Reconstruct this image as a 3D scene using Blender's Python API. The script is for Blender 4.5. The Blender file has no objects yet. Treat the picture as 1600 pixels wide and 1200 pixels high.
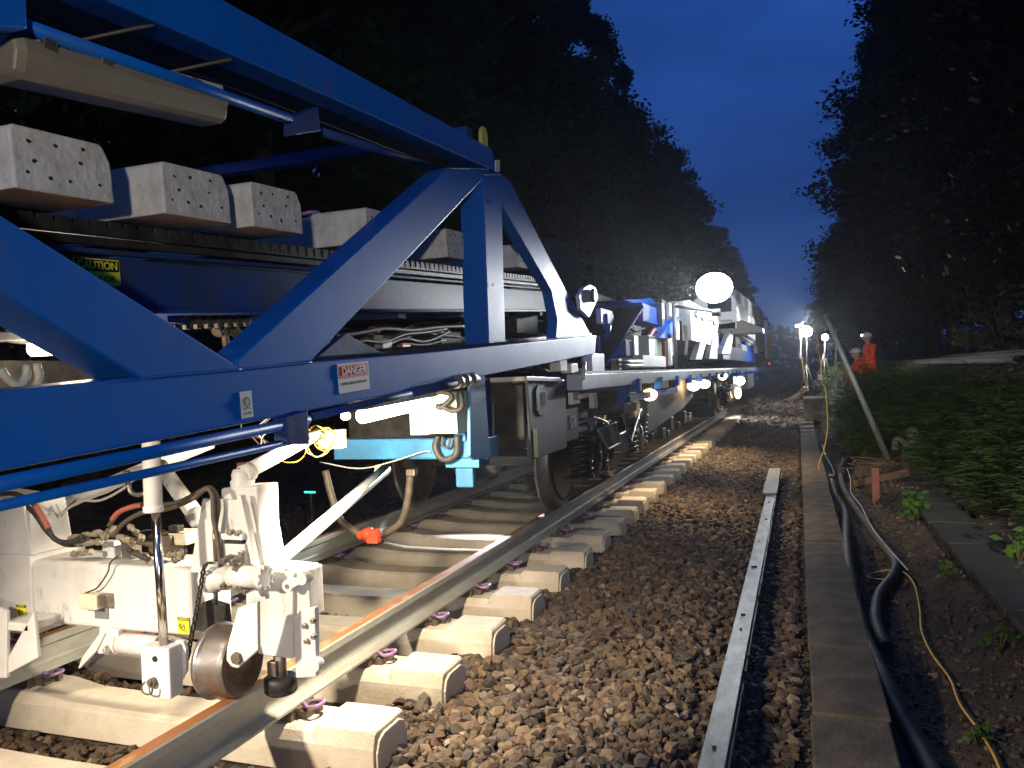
import bpy, bmesh, math, random
import numpy as np
from mathutils import Vector, Matrix
random.seed(7); RNG = np.random.default_rng(11)
SC = bpy.context.scene; COL = SC.collection

# ------------------------------------------------------------------ camera
FPX = 1244.0; PSI = math.radians(19.78); TH = math.radians(.465); RHO = .04
CAM = Vector((0, 0, 1.39))
FW = Vector((-math.sin(PSI)*math.cos(TH), math.cos(PSI)*math.cos(TH), -math.sin(TH)))
_r0 = Vector((math.cos(PSI), math.sin(PSI), 0)); _u0 = _r0.cross(FW)
RT = _r0*math.cos(RHO) - _u0*math.sin(RHO); UP = _r0*math.sin(RHO) + _u0*math.cos(RHO)
cd = bpy.data.cameras.new('camera'); cam = bpy.data.objects.new('camera', cd); COL.objects.link(cam)
cd.sensor_width = 36; cd.lens = FPX/1600*36; cd.clip_start = .05; cd.clip_end = 2000
cam.matrix_world = Matrix.Translation(CAM) @ Matrix((RT, UP, -FW)).transposed().to_4x4()
SC.camera = cam

# ------------------------------------------------------------------ world, exposure
SC.view_settings.view_transform = 'Standard'; SC.view_settings.look = 'None'
SC.view_settings.exposure = 0; SC.view_settings.gamma = 1
SC.cycles.use_denoising = True
SC.cycles.sample_clamp_indirect = 6
SC.cycles.sample_clamp_direct = 0
SC.cycles.max_bounces = 6; SC.cycles.diffuse_bounces = 3; SC.cycles.glossy_bounces = 3
SC.cycles.transparent_max_bounces = 6
SC.cycles.caustics_reflective = False; SC.cycles.caustics_refractive = False
W = bpy.data.worlds.new('World'); SC.world = W; W.use_nodes = True
wn = W.node_tree.nodes; wl = W.node_tree.links
bg = wn['Background']
tc = wn.new('ShaderNodeTexCoord'); sp = wn.new('ShaderNodeSeparateXYZ'); wl.new(tc.outputs['Generated'], sp.inputs[0])
rp = wn.new('ShaderNodeValToRGB'); wl.new(sp.outputs['Z'], rp.inputs[0])
e = rp.color_ramp.elements
e[0].position = 0; e[0].color = (.036, .10, .28, 1)
e[1].position = .45; e[1].color = (.016, .072, .33, 1)
for p_, c_ in ((.07, (.024, .074, .24)), (.18, (.0125, .048, .20)), (.28, (.0135, .055, .24))):
    k = e.new(p_); k.color = (*c_, 1)
mp = wn.new('ShaderNodeMapping'); mp.inputs['Scale'].default_value = (2.2, 2.2, 6)
wl.new(tc.outputs['Generated'], mp.inputs[0])
nz = wn.new('ShaderNodeTexNoise'); nz.inputs['Scale'].default_value = 1.6; nz.inputs['Detail'].default_value = 5
wl.new(mp.outputs[0], nz.inputs['Vector'])
mr = wn.new('ShaderNodeMapRange'); mr.inputs[1].default_value = .3; mr.inputs[2].default_value = .7
mr.inputs[3].default_value = .66; mr.inputs[4].default_value = 1.30; wl.new(nz.outputs[0], mr.inputs[0])
mu = wn.new('ShaderNodeMixRGB'); mu.blend_type = 'MULTIPLY'; mu.inputs[0].default_value = 1
wl.new(rp.outputs[0], mu.inputs[1]); wl.new(mr.outputs[0], mu.inputs[2]); wl.new(mu.outputs[0], bg.inputs[0])
bg.inputs[1].default_value = 1.0

# ------------------------------------------------------------------ lamps of the work site
def aim(o, tgt):
    o.rotation_euler = (Vector(tgt) - o.location).to_track_quat('-Z', 'Y').to_euler()
def area(name, loc, tgt, size, power, col, sizey=None, spread=180):
    l = bpy.data.lights.new(name, 'AREA'); l.energy = power; l.color = col
    l.size = size
    if sizey: l.shape = 'RECTANGLE'; l.size_y = sizey
    l.spread = math.radians(spread)
    o = bpy.data.objects.new(name, l); COL.objects.link(o); o.location = loc; aim(o, tgt); return o
def spot(name, loc, tgt, power, col, angle=90, blend=.5, r=.08):
    l = bpy.data.lights.new(name, 'SPOT'); l.energy = power; l.color = col
    l.spot_size = math.radians(angle); l.spot_blend = blend; l.shadow_soft_size = r
    o = bpy.data.objects.new(name, l); COL.objects.link(o); o.location = loc; aim(o, tgt); return o
WARM = (1, .86, .66); WHITE = (.92, .96, 1); NEUT = (1, .95, .86)
# warm floods slung below the machine behind the frame's left edge
spot('flood_under_machine', (-2.85, .15, 1.60), (-1.75, 2.35, -.1), 720, WARM, 88, .85, .07)
# work flood standing in the cess behind the photographer
spot('flood_behind', (1.6, -3.4, 1.55), (-1.9, 3.6, 2.55), 620, NEUT, 50, .45, .12)
# round work light on its arm beside the machinery wagon, shining back on the truss end
HLP = Vector((-1.01, 10.9, 2.475))
spot('arm_light_beam', HLP+Vector((0, -.35, 0)), (-1.2, 5.3, 1.62), 1500, WHITE, 18, .5, .2)
spot('arm_light_back', HLP+Vector((0, .35, .1)), (-2.1, 21, 3.0), 2600, WHITE, 26, .8, .2)
# tripod floods trained on the wagons
spot('tripod_flood', (.55, 29.4, 2.95), (-1.5, 14, 1.7), 2800, WHITE, 16, .5, .15)
# second flood on the same mast, turned to the fern bank, and the small tripod lamp shining back over it
spot('flood_bank', (1.75, -3.4, 2.0), (2.6, 12, .50), 6000, NEUT, 22, .7, .12)
spot('tripod_bank_flood', (1.0, 28.2, 2.5), (1.9, 14, .4), 260, (.97, 1, .92), 50, .8, .12)
# lamp below the wagon over the track
spot('underframe_lamp', (-2.7, 7.6, .95), (-2.9, 4.7, -.1), 900, WHITE, 70, .4, .04)

# ------------------------------------------------------------------ pixel -> point on a real plane of the place
def P(px, py, x=None, y=None, z=None):
    d = RT*((px-800)/FPX) - UP*((py-600)/FPX) + FW
    if x is not None: t = (x-CAM.x)/d.x
    elif y is not None: t = (y-CAM.y)/d.y
    else: t = (z-CAM.z)/d.z
    return CAM + d*t

# ------------------------------------------------------------------ materials
MATS = {}
def mat(name, col, rough=.5, metal=0., col2=None, nscale=6., namt=.5, bump=0., bscale=60., emis=None, estr=0, coat=0., stretch=None, contrast=(.35, .65), spec=None, rough2=None, dirt=0., trans=0.):
    if name in MATS: return MATS[name]
    m = bpy.data.materials.new(name); m.use_nodes = True
    nt = m.node_tree; b = nt.nodes['Principled BSDF']
    b.inputs['Base Color'].default_value = (*col, 1); b.inputs['Roughness'].default_value = rough
    b.inputs['Metallic'].default_value = metal
    if spec is not None: b.inputs['Specular IOR Level'].default_value = spec
    if coat: b.inputs['Coat Weight'].default_value = coat; b.inputs['Coat Roughness'].default_value = .12
    if emis: b.inputs['Emission Color'].default_value = (*emis, 1); b.inputs['Emission Strength'].default_value = estr
    t = nt.nodes.new('ShaderNodeTexCoord'); v = t.outputs['Object']
    if stretch:
        mm = nt.nodes.new('ShaderNodeMapping'); mm.inputs['Scale'].default_value = stretch
        nt.links.new(v, mm.inputs[0]); v = mm.outputs[0]
    if col2:
        n = nt.nodes.new('ShaderNodeTexNoise'); n.inputs['Scale'].default_value = nscale; n.inputs['Detail'].default_value = 8
        n.inputs['Roughness'].default_value = .65
        nt.links.new(v, n.inputs['Vector'])
        r = nt.nodes.new('ShaderNodeMapRange'); r.inputs[1].default_value = contrast[0]; r.inputs[2].default_value = contrast[1]
        r.inputs[4].default_value = namt*2 if namt < .5 else 1
        nt.links.new(n.outputs[0], r.inputs[0])
        mx = nt.nodes.new('ShaderNodeMixRGB'); mx.inputs[1].default_value = (*col, 1); mx.inputs[2].default_value = (*col2, 1)
        nt.links.new(r.outputs[0], mx.inputs[0]); nt.links.new(mx.outputs[0], b.inputs['Base Color'])
        if rough2 is not None:
            rr = nt.nodes.new('ShaderNodeMapRange'); rr.inputs[3].default_value = rough; rr.inputs[4].default_value = rough2
            nt.links.new(r.outputs[0], rr.inputs[0]); nt.links.new(rr.outputs[0], b.inputs['Roughness'])
    if dirt:
        src = b.inputs['Base Color'].links[0].from_socket
        md = nt.nodes.new('ShaderNodeMapping'); md.inputs['Scale'].default_value = (1, 1, .35); nt.links.new(t.outputs['Object'], md.inputs[0])
        prev = src
        for sc_, lo, hi, am, dc in ((9, .60, .72, .75, (.10, .065, .04, 1)), (38, .66, .74, .6, (.12, .06, .03, 1)), (2.2, .5, .8, .35, (.16, .13, .10, 1))):
            nd = nt.nodes.new('ShaderNodeTexNoise'); nd.inputs['Scale'].default_value = sc_; nd.inputs['Detail'].default_value = 9; nd.inputs['Roughness'].default_value = .7
            nt.links.new(md.outputs[0], nd.inputs['Vector'])
            rd = nt.nodes.new('ShaderNodeMapRange'); rd.inputs[1].default_value = lo; rd.inputs[2].default_value = hi; rd.inputs[4].default_value = am*dirt
            nt.links.new(nd.outputs[0], rd.inputs[0])
            xd = nt.nodes.new('ShaderNodeMixRGB'); xd.inputs[2].default_value = dc; nt.links.new(rd.outputs[0], xd.inputs[0]); nt.links.new(prev, xd.inputs[1]); prev = xd.outputs[0]
        nt.links.new(prev, b.inputs['Base Color'])
    if trans:
        tr = nt.nodes.new('ShaderNodeBsdfTranslucent'); ms = nt.nodes.new('ShaderNodeMixShader'); ms.inputs[0].default_value = trans
        src = b.inputs['Base Color'].links[0].from_socket; nt.links.new(src, tr.inputs[0])
        nt.links.new(b.outputs[0], ms.inputs[1]); nt.links.new(tr.outputs[0], ms.inputs[2]); nt.links.new(ms.outputs[0], nt.nodes['Material Output'].inputs[0])
    if bump:
        n2 = nt.nodes.new('ShaderNodeTexNoise'); n2.inputs['Scale'].default_value = bscale; n2.inputs['Detail'].default_value = 6
        nt.links.new(v, n2.inputs['Vector'])
        bp = nt.nodes.new('ShaderNodeBump'); bp.inputs['Strength'].default_value = bump; bp.inputs['Distance'].default_value = .01
        nt.links.new(n2.outputs[0], bp.inputs['Height']); nt.links.new(bp.outputs[0], b.inputs['Normal'])
    MATS[name] = m; return m
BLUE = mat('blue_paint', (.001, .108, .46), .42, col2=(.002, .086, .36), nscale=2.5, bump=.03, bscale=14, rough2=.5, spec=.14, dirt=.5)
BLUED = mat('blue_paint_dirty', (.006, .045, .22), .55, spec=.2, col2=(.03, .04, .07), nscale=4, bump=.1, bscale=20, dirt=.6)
BLUEL = mat('light_blue_paint', (.05, .22, .42), .4, col2=(.035, .13, .24), nscale=5, bump=.1, bscale=30, dirt=.7)
BLUEB = mat('bright_blue_paint', (.004, .09, .50), .6, spec=.2, col2=(.01, .07, .3), nscale=5)
WHITEP = mat('white_paint', (.64, .62, .60), .42, col2=(.50, .46, .41), nscale=5, bump=.06, bscale=25, contrast=(.5, .8), dirt=.9)
CREAM = mat('cream_plastic', (.62, .58, .42), .45, col2=(.42, .37, .25), nscale=8, contrast=(.5, .75))
GREYP = mat('grey_paint', (.20, .21, .22), .42, col2=(.13, .13, .13), nscale=5, bump=.1, bscale=40, dirt=.6)
DARKB = mat('dark_brown_steel', (.05, .045, .035), .5, col2=(.09, .075, .05), nscale=6, bump=.1, bscale=30)
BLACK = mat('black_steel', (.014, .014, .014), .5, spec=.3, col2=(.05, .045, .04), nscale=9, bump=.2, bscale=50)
RUBBER = mat('black_rubber', (.018, .017, .016), .6, col2=(.05, .045, .038), nscale=20, bump=.1, bscale=60)
HOSEB = mat('dusty_brown_hose', (.10, .075, .05), .6, col2=(.05, .04, .03), nscale=25)
STEEL = mat('worn_steel', (.42, .39, .36), .32, .9, col2=(.22, .17, .13), nscale=10, bump=.1, bscale=40, rough2=.5)
CHROME = mat('polished_rod', (.7, .68, .64), .16, 1.)
RUSTW = mat('rusty_wheel_face', (.13, .075, .045), .6, .2, col2=(.07, .045, .03), nscale=14, bump=.2)
RUST = mat('rusty_rail_head', (.33, .13, .045), .6, .15, col2=(.52, .34, .19), nscale=22, bump=.3, bscale=120, stretch=(1, .25, 1), contrast=(.5, .68))
RAILP = mat('pale_rail_side', (.36, .37, .33), .5, .1, col2=(.26, .23, .18), nscale=9, bump=.15, bscale=60, stretch=(1, .3, 1), contrast=(.45, .75))
GALV = mat('bare_grey_steel', (.20, .215, .21), .38, .25, col2=(.075, .075, .065), nscale=8, bump=.2, bscale=50, stretch=(1.5, .5, 1), contrast=(.38, .62))
CONC = mat('pale_concrete', (.62, .55, .44), .8, col2=(.48, .39, .28), nscale=5, bump=.25, bscale=90, contrast=(.4, .75), dirt=.4)
CONCD = mat('grey_stained_concrete', (.62, .59, .53), .85, col2=(.40, .37, .31), nscale=11, bump=.5, bscale=45, contrast=(.42, .72))
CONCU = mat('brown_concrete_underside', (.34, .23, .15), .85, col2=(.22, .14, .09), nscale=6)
LID = mat('old_concrete_lid', (.15, .11, .07), .9, col2=(.05, .048, .025), nscale=4.5, bump=.8, bscale=45, contrast=(.40, .62), dirt=1.)
LID2 = mat('dark_concrete_lid', (.065, .055, .04), .9, col2=(.035, .035, .02), nscale=6, bump=.8, bscale=45)
PURP = mat('purple_clip_paint', (.26, .10, .34), .42, col2=(.30, .22, .30), nscale=30)
CASTI = mat('dark_cast_iron', (.07, .055, .045), .55, col2=(.12, .09, .06), nscale=30, bump=.3)
HOLE = mat('black_hole', (.01, .01, .01), .9)
YEL = mat('yellow_label', (.75, .72, .04), .5)
INK = mat('black_ink', (.015, .015, .015), .5)
PAPER = mat('white_label', (.62, .62, .55), .5)
REDL = mat('red_label', (.50, .05, .05), .5)
REDC = mat('red_coupling', (.62, .07, .02), .45, col2=(.35, .05, .02), nscale=20)
ORANGE = mat('orange_cloth', (.95, .10, .025), .75, col2=(.7, .06, .02), nscale=8, bump=.3, bscale=25)
SKIN = mat('skin', (.42, .23, .16), .55)
HELM = mat('white_helmet_shell', (.6, .6, .58), .35)
STRIPE = mat('reflective_stripe', (.75, .75, .7), .3)
YCAB = mat('yellow_cable', (.75, .42, .06), .5)
WCAB = mat('pale_cable', (.5, .48, .42), .5)
WOOD = mat('old_timber', (.16, .085, .04), .8, col2=(.09, .05, .03), nscale=10, stretch=(1, 1, 6), bump=.4)
RUSTP = mat('rust_brown_steel', (.25, .07, .035), .7, col2=(.15, .05, .03), nscale=8)
BARK = mat('bark', (.045, .035, .025), .9, col2=(.08, .065, .05), nscale=5, bump=.8, bscale=20)
TAN = mat('dirty_diffuser', (.22, .185, .13), .35, col2=(.13, .10, .065), nscale=3, coat=.2, stretch=(1, .3, 1))
CURT = mat('dark_curtain', (.008, .007, .007), .9, spec=.05, col2=(.02, .014, .012), nscale=6)
GLASS = mat('dark_window_glass', (.03, .035, .04), .08)
GREENEM = mat('cyan_glow', (.0, .6, .5), .5, emis=(.05, 1, .8), estr=2.2)
def emi(name, col, s): return mat(name, (.8, .8, .8), .5, emis=col, estr=s)
TUBE = emi('lit_warm_diffuser', (1, .80, .55), 14)
TUBE2 = emi('lit_warm_lamp', (1, .70, .36), 16)
LWHITE = emi('lit_white_lamp', (.85, .95, 1), 30)
HEADL = emi('lit_headlight', (.88, .96, 1), 60)
HELML = emi('lit_helmet_lamp', (.9, .95, 1), 12)
REDEM = emi('lit_red_lamp', (1, .08, .03), 1.2)
def leafmat(name, c1, c2, sc=3., tr=.4):
    m = mat(name, c1, .55, col2=c2, nscale=sc, contrast=(.35, .65), trans=tr, spec=.06)
    return m
LEAF = leafmat('tree_leaf', (.035, .055, .02), (.018, .032, .013), .8)
LEAF2 = leafmat('dark_tree_leaf', (.008, .012, .008), (.005, .008, .005), .8, .2)
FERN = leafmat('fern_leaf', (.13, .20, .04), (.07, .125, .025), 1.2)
WEED = leafmat('weed_leaf', (.10, .20, .03), (.06, .12, .03), 8)

# ------------------------------------------------------------------ objects
def tag(o, label=None, cat=None, group=None, kind=None):
    if label: o['label'] = label
    if cat: o['category'] = cat
    if group: o['group'] = group
    if kind: o['kind'] = kind
    return o
def org(o):
    v = Vector((0, 0, 0))
    while o is not None: v += o.location; o = o.parent
    return v
def empty(name, loc=(0, 0, 0), label=None, cat=None, group=None):
    o = bpy.data.objects.new(name, None); COL.objects.link(o); o.location = loc; o.empty_display_size = .1
    return tag(o, label, cat, group)
def copy_tree(o, parent=None):
    c = o.copy(); COL.objects.link(c)
    if parent: c.parent = parent
    for ch in list(o.children): copy_tree(ch, c)
    return c
def catmull(pts, n=6):
    pts = [Vector(p) for p in pts]
    if len(pts) < 3 or n <= 1: return pts
    out = []
    Q = [pts[0]*2-pts[1]] + pts + [pts[-1]*2-pts[-2]]
    for i in range(1, len(Q)-2):
        a, b, c, d = Q[i-1:i+3]
        for k in range(n):
            t = k/n
            out.append(.5*((2*b)+(c-a)*t+(2*a-5*b+4*c-d)*t*t+(3*b-a-3*c+d)*t**3))
    out.append(pts[-1]); return out
class MB:
    def __init__(s): s.v = []; s.f = []; s.mi = []; s.sm = []; s.m = 0
    def add(s, vs, fs, smooth=False):
        o = len(s.v); s.v += [Vector(v) for v in vs]
        for f in fs: s.f.append([o+i for i in f]); s.mi.append(s.m); s.sm.append(smooth)
        return s
    def hexa(s, p):   # p: 4 bottom + 4 top
        return s.add(p, [(0, 3, 2, 1), (4, 5, 6, 7), (0, 1, 5, 4), (1, 2, 6, 5), (2, 3, 7, 6), (3, 0, 4, 7)])
    def box(s, c, d, rz=0., rx=0.):
        R = Matrix.Rotation(rz, 3, 'Z') @ Matrix.Rotation(rx, 3, 'X'); c = Vector(c)
        h = [Vector(d)[i]/2 for i in range(3)]
        q = [c + R @ Vector((a*h[0], b*h[1], z*h[2])) for z in (-1, 1) for a, b in ((-1, -1), (1, -1), (1, 1), (-1, 1))]
        return s.hexa(q)
    def mm(s, a, b):  # box from min and max corners
        a = Vector(a); b = Vector(b); return s.box((a+b)/2, [abs(b[i]-a[i]) for i in range(3)])
    def beam(s, p0, p1, w, h, up=(0, 0, 1)):
        p0 = Vector(p0); p1 = Vector(p1); d = (p1-p0).normalized(); r = d.cross(Vector(up)).normalized(); u = r.cross(d)
        q = [p + r*(a*w/2) + u*(b*h/2) for p in (p0, p1) for a, b in ((-1, -1), (1, -1), (1, 1), (-1, 1))]
        return s.hexa(q)
    def cyl(s, p0, p1, r0, r1=None, n=20, smooth=True, cap=True):
        p0 = Vector(p0); p1 = Vector(p1); r1 = r0 if r1 is None else r1
        d = (p1-p0).normalized(); a = d.orthogonal().normalized(); b = d.cross(a); vs = []
        for p, r in ((p0, r0), (p1, r1)):
            for i in range(n):
                t = 2*math.pi*i/n; vs.append(p + (a*math.cos(t)+b*math.sin(t))*r)
        s.add(vs, [(i, (i+1) % n, n+(i+1) % n, n+i) for i in range(n)], smooth)
        if cap: s.add(vs, [tuple(range(n))[::-1], tuple(range(n, 2*n))], False)
        return s
    def lathe(s, p0, axis, prof, n=32):   # prof: (distance along axis, radius)
        p0 = Vector(p0); d = Vector(axis).normalized(); a = d.orthogonal().normalized(); b = d.cross(a); vs = []
        for t_, r in prof:
            for i in range(n):
                t = 2*math.pi*i/n; vs.append(p0 + d*t_ + (a*math.cos(t)+b*math.sin(t))*max(r, 1e-4))
        fs = [(k*n+i, k*n+(i+1) % n, (k+1)*n+(i+1) % n, (k+1)*n+i) for k in range(len(prof)-1) for i in range(n)]
        return s.add(vs, fs, True)
    def tube(s, pts, r, n=8, sub=6):
        pts = catmull(pts, sub); vs = []; N = len(pts)
        d0 = (pts[1]-pts[0]).normalized(); a = d0.orthogonal().normalized()
        for k, p in enumerate(pts):
            d = (pts[min(k+1, N-1)]-pts[max(k-1, 0)]).normalized()
            a = (a - d*a.dot(d)).normalized(); b = d.cross(a)
            rr = r if not callable(r) else r(k/(N-1))
            for i in range(n):
                t = 2*math.pi*i/n; vs.append(p+(a*math.cos(t)+b*math.sin(t))*rr)
        fs = [(k*n+i, k*n+(i+1) % n, (k+1)*n+(i+1) % n, (k+1)*n+i) for k in range(N-1) for i in range(n)]
        s.add(vs, fs, True)
        return s.add(vs, [tuple(range(n))[::-1], tuple(range((N-1)*n, N*n))])
    def prism(s, poly, off):
        off = Vector(off); n = len(poly); vs = [Vector(p) for p in poly] + [Vector(p)+off for p in poly]
        return s.add(vs, [tuple(range(n))[::-1], tuple(range(n, 2*n))] + [(i, (i+1) % n, n+(i+1) % n, n+i) for i in range(n)])
    def sphere(s, c, r, n=16, sc=(1, 1, 1)):
        c = Vector(c); pr = []
        vs = []; m = n//2
        for k in range(m+1):
            ph = math.pi*k/m
            for i in range(n):
                t = 2*math.pi*i/n
                vs.append(c+Vector((r*sc[0]*math.sin(ph)*math.cos(t), r*sc[1]*math.sin(ph)*math.sin(t), r*sc[2]*math.cos(ph))))
        return s.add(vs, [(k*n+i, (k+1)*n+i, (k+1)*n+(i+1) % n, k*n+(i+1) % n) for k in range(m) for i in range(n)], True)
    def build(s, name, mats, parent=None, bevel=0., seg=2, label=None, cat=None, group=None, kind=None, loc=None, weld=True):
        o0 = org(parent) if parent is not None else Vector(loc or (0, 0, 0))
        me = bpy.data.meshes.new(name)
        me.from_pydata([v-o0 for v in s.v], [], s.f)
        for m in (mats if isinstance(mats, (list, tuple)) else [mats]): me.materials.append(m)
        for p, mi, sm in zip(me.polygons, s.mi, s.sm): p.material_index = mi; p.use_smooth = sm
        if weld:
            bm = bmesh.new(); bm.from_mesh(me); bmesh.ops.remove_doubles(bm, verts=bm.verts, dist=1e-5)
            bmesh.ops.recalc_face_normals(bm, faces=bm.faces); bm.to_mesh(me); bm.free()
        o = bpy.data.objects.new(name, me); COL.objects.link(o)
        if parent is not None: o.parent = parent
        else: o.location = o0
        if bevel:
            b = o.modifiers.new('bevel', 'BEVEL'); b.width = bevel; b.segments = seg; b.limit_method = 'ANGLE'; b.angle_limit = math.radians(35)
        return tag(o, label, cat, group, kind)
def text(name, body, size, m, parent, pos, right, up, bold=0., sx=1., align='CENTER'):
    c = bpy.data.curves.new(name, 'FONT'); c.body = body; c.size = size; c.align_x = align; c.align_y = 'CENTER'
    c.offset = bold; c.extrude = .0004
    t = bpy.data.objects.new('tmp', c); COL.objects.link(t)
    dg = bpy.context.evaluated_depsgraph_get(); me = bpy.data.meshes.new_from_object(t.evaluated_get(dg))
    bpy.data.objects.remove(t)
    right = Vector(right).normalized(); up = Vector(up); up = (up - right*up.dot(right)).normalized(); n = right.cross(up)
    o0 = org(parent); pos = Vector(pos)
    for v in me.vertices:
        q = pos + right*(v.co.x*sx) + up*v.co.y + n*v.co.z; v.co = q - o0
    me.materials.clear(); me.materials.append(m)
    o = bpy.data.objects.new(name, me); COL.objects.link(o); o.parent = parent; return o
def npmesh(name, V, F, mats, mi=None, **k):
    """numpy mesh: F is (n, k) array with constant k"""
    me = bpy.data.meshes.new(name); n, q = F.shape
    me.vertices.add(len(V)); me.vertices.foreach_set('co', V.astype(np.float32).ravel())
    me.loops.add(n*q); me.loops.foreach_set('vertex_index', F.astype(np.int32).ravel())
    me.polygons.add(n); me.polygons.foreach_set('loop_start', np.arange(0, n*q, q, dtype=np.int32))
    me.update(calc_edges=True)
    for m in (mats if isinstance(mats, (list, tuple)) else [mats]): me.materials.append(m)
    if mi is not None: me.polygons.foreach_set('material_index', mi.astype(np.int32))
    me.polygons.foreach_set('use_smooth', np.zeros(n, bool)); me.validate()
    o = bpy.data.objects.new(name, me); COL.objects.link(o)
    return tag(o, **k)

# ------------------------------------------------------------------ terrain
TC = -2.88     # track centre line
def lerp(a, b, t): return a+(b-a)*np.clip(t, 0, 1)
def sm(t): t = np.clip(t, 0, 1); return t*t*(3-2*t)
def gz(x, y):
    x = np.asarray(x, float); y = np.asarray(y, float)
    xs = [-60, -22, -12, -8.5, -5.6, -4.7, -4.3, -3.9, -3.75, -2.0, -1.85, -1.5, -.7, -.45, -.3, -.02, .37, .45, .62, .95, 1.15, 1.6, 2.2, 3.0, 3.35, 3.6, 6.6, 8, 14, 30, 60]
    zs = [9, 7, 3.2, 1.0, -.35, -.25, -.165, -.165, -.23, -.23, -.165, -.165, -.25, -.345, -.37, -.345, -.37, -.47, -.45, -.36, -.28, -.2, .05, .50, .72, 1.15, 1.18, 1.3, 3.2, 7, 9]
    z = np.interp(x, xs, zs)
    rise = sm((y-20)/10)
    far = np.interp(x, [-60, -4.6, -3.8, -1.8, -.9, .2, .9, 1.9, 2.5, 3.3, 60], [0, 0, 0, .0, .22, .35, .7, .6, .25, .05, 0])
    z = z + far*rise*np.where(x < -1.6, 1, 1)
    z = z + np.interp(x, [.9, 1.5, 2.0, 2.6, 3.3], [0, .50, .35, .05, 0])*sm((y-13)/8)*(1-.5*rise)
    # gravel covers the track bed beyond the new sleepers
    z = z + np.where((x > -4.4) & (x < -1.4), sm((y-26.2)/2.5)*.2, 0)
    n = .035*np.sin(x*3.1+y*1.3)*np.sin(y*2.3-x)+.02*np.sin(x*9+y*5)
    return z + n*np.where((x > .4) & (x < 1.1), .5, np.where((x > 1.6) & (x < 3.3), 1.6, .3))
def gz1(x, y): return float(gz(x, y))

def ground_mat():
    m = bpy.data.materials.new('earth_and_ballast'); m.use_nodes = True; nt = m.node_tree; L = nt.links
    b = nt.nodes['Principled BSDF']; b.inputs['Roughness'].default_value = .95
    t = nt.nodes.new('ShaderNodeTexCoord'); s = nt.nodes.new('ShaderNodeSeparateXYZ'); L.new(t.outputs['Object'], s.inputs[0])
    v = nt.nodes.new('ShaderNodeTexVoronoi'); v.inputs['Scale'].default_value = 18; L.new(t.outputs['Object'], v.inputs['Vector'])
    n = nt.nodes.new('ShaderNodeTexNoise'); n.inputs['Scale'].default_value = 3; n.inputs['Detail'].default_value = 10; L.new(t.outputs['Object'], n.inputs['Vector'])
    r1 = nt.nodes.new('ShaderNodeValToRGB'); L.new(v.outputs['Color'], r1.inputs[0])
    r1.color_ramp.elements[0].color = (.05, .035, .022, 1); r1.color_ramp.elements[1].color = (.17, .12, .08, 1)
    r2 = nt.nodes.new('ShaderNodeValToRGB'); L.new(n.outputs[0], r2.inputs[0])
    r2.color_ramp.elements[0].position = .35; r2.color_ramp.elements[1].position = .68
    r2.color_ramp.elements[0].color = (.025, .018, .011, 1); r2.color_ramp.elements[1].color = (.10, .062, .032, 1)
    a = nt.nodes.new('ShaderNodeMapRange'); a.inputs[1].default_value = -.1; a.inputs[2].default_value = .4; L.new(s.outputs['X'], a.inputs[0])
    mx = nt.nodes.new('ShaderNodeMixRGB'); L.new(a.outputs[0], mx.inputs[0]); L.new(r1.outputs[0], mx.inputs[1]); L.new(r2.outputs[0], mx.inputs[2])
    L.new(mx.outputs[0], b.inputs['Base Color'])
    bp = nt.nodes.new('ShaderNodeBump'); bp.inputs['Distance'].default_value = .05; bp.inputs['Strength'].default_value = .8
    n3 = nt.nodes.new('ShaderNodeTexNoise'); n3.inputs['Scale'].default_value = 30; n3.inputs['Detail'].default_value = 8; L.new(t.outputs['Object'], n3.inputs['Vector'])
    L.new(n3.outputs[0], bp.inputs['Height']); L.new(bp.outputs[0], b.inputs['Normal'])
    return m
xs = np.unique(np.concatenate([np.linspace(-300, -60, 8), np.linspace(-60, -8, 25), np.linspace(-8, -.5, 50), np.linspace(-.5, 4, 90), np.linspace(4, 14, 30), np.linspace(14, 60, 15), np.linspace(60, 300, 8)]))
ys = np.unique(np.concatenate([np.linspace(-60, -2, 12), np.linspace(-2, 16, 150), np.linspace(16, 45, 100), np.linspace(45, 150, 40), np.linspace(150, 700, 12)]))
X, Y = np.meshgrid(xs, ys); Zg = gz(X, Y); nx, ny = len(xs), len(ys)
V = np.stack([X, Y, Zg], -1).reshape(-1, 3); I = np.arange(nx*ny).reshape(ny, nx)
F = np.stack([I[:-1, :-1], I[:-1, 1:], I[1:, 1:], I[1:, :-1]], -1).reshape(-1, 4)
g = npmesh('ground', V, F, ground_mat(), kind='structure')
g.data.polygons.foreach_set('use_smooth', np.ones(len(F), bool))

# ------------------------------------------------------------------ ballast stones (nobody could count them)
PH = (1+5**.5)/2
ICO = np.array([(-1, PH, 0), (1, PH, 0), (-1, -PH, 0), (1, -PH, 0), (0, -1, PH), (0, 1, PH), (0, -1, -PH), (0, 1, -PH), (PH, 0, -1), (PH, 0, 1), (-PH, 0, -1), (-PH, 0, 1)])
ICO /= np.linalg.norm(ICO[0])
ICF = np.array([(0, 11, 5), (0, 5, 1), (0, 1, 7), (0, 7, 10), (0, 10, 11), (1, 5, 9), (5, 11, 4), (11, 10, 2), (10, 7, 6), (7, 1, 8), (3, 9, 4), (3, 4, 2), (3, 2, 6), (3, 6, 8), (3, 8, 9), (4, 9, 5), (2, 4, 11), (6, 2, 10), (8, 6, 7), (9, 8, 1)])
def stone_mats(pre, cols):
    return [mat('%s_%s' % (pre, w), c, .85, col2=tuple(k*.6 for k in c), nscale=40, bump=.5, bscale=150, contrast=(.3, .7))
            for w, c in cols]
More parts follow.
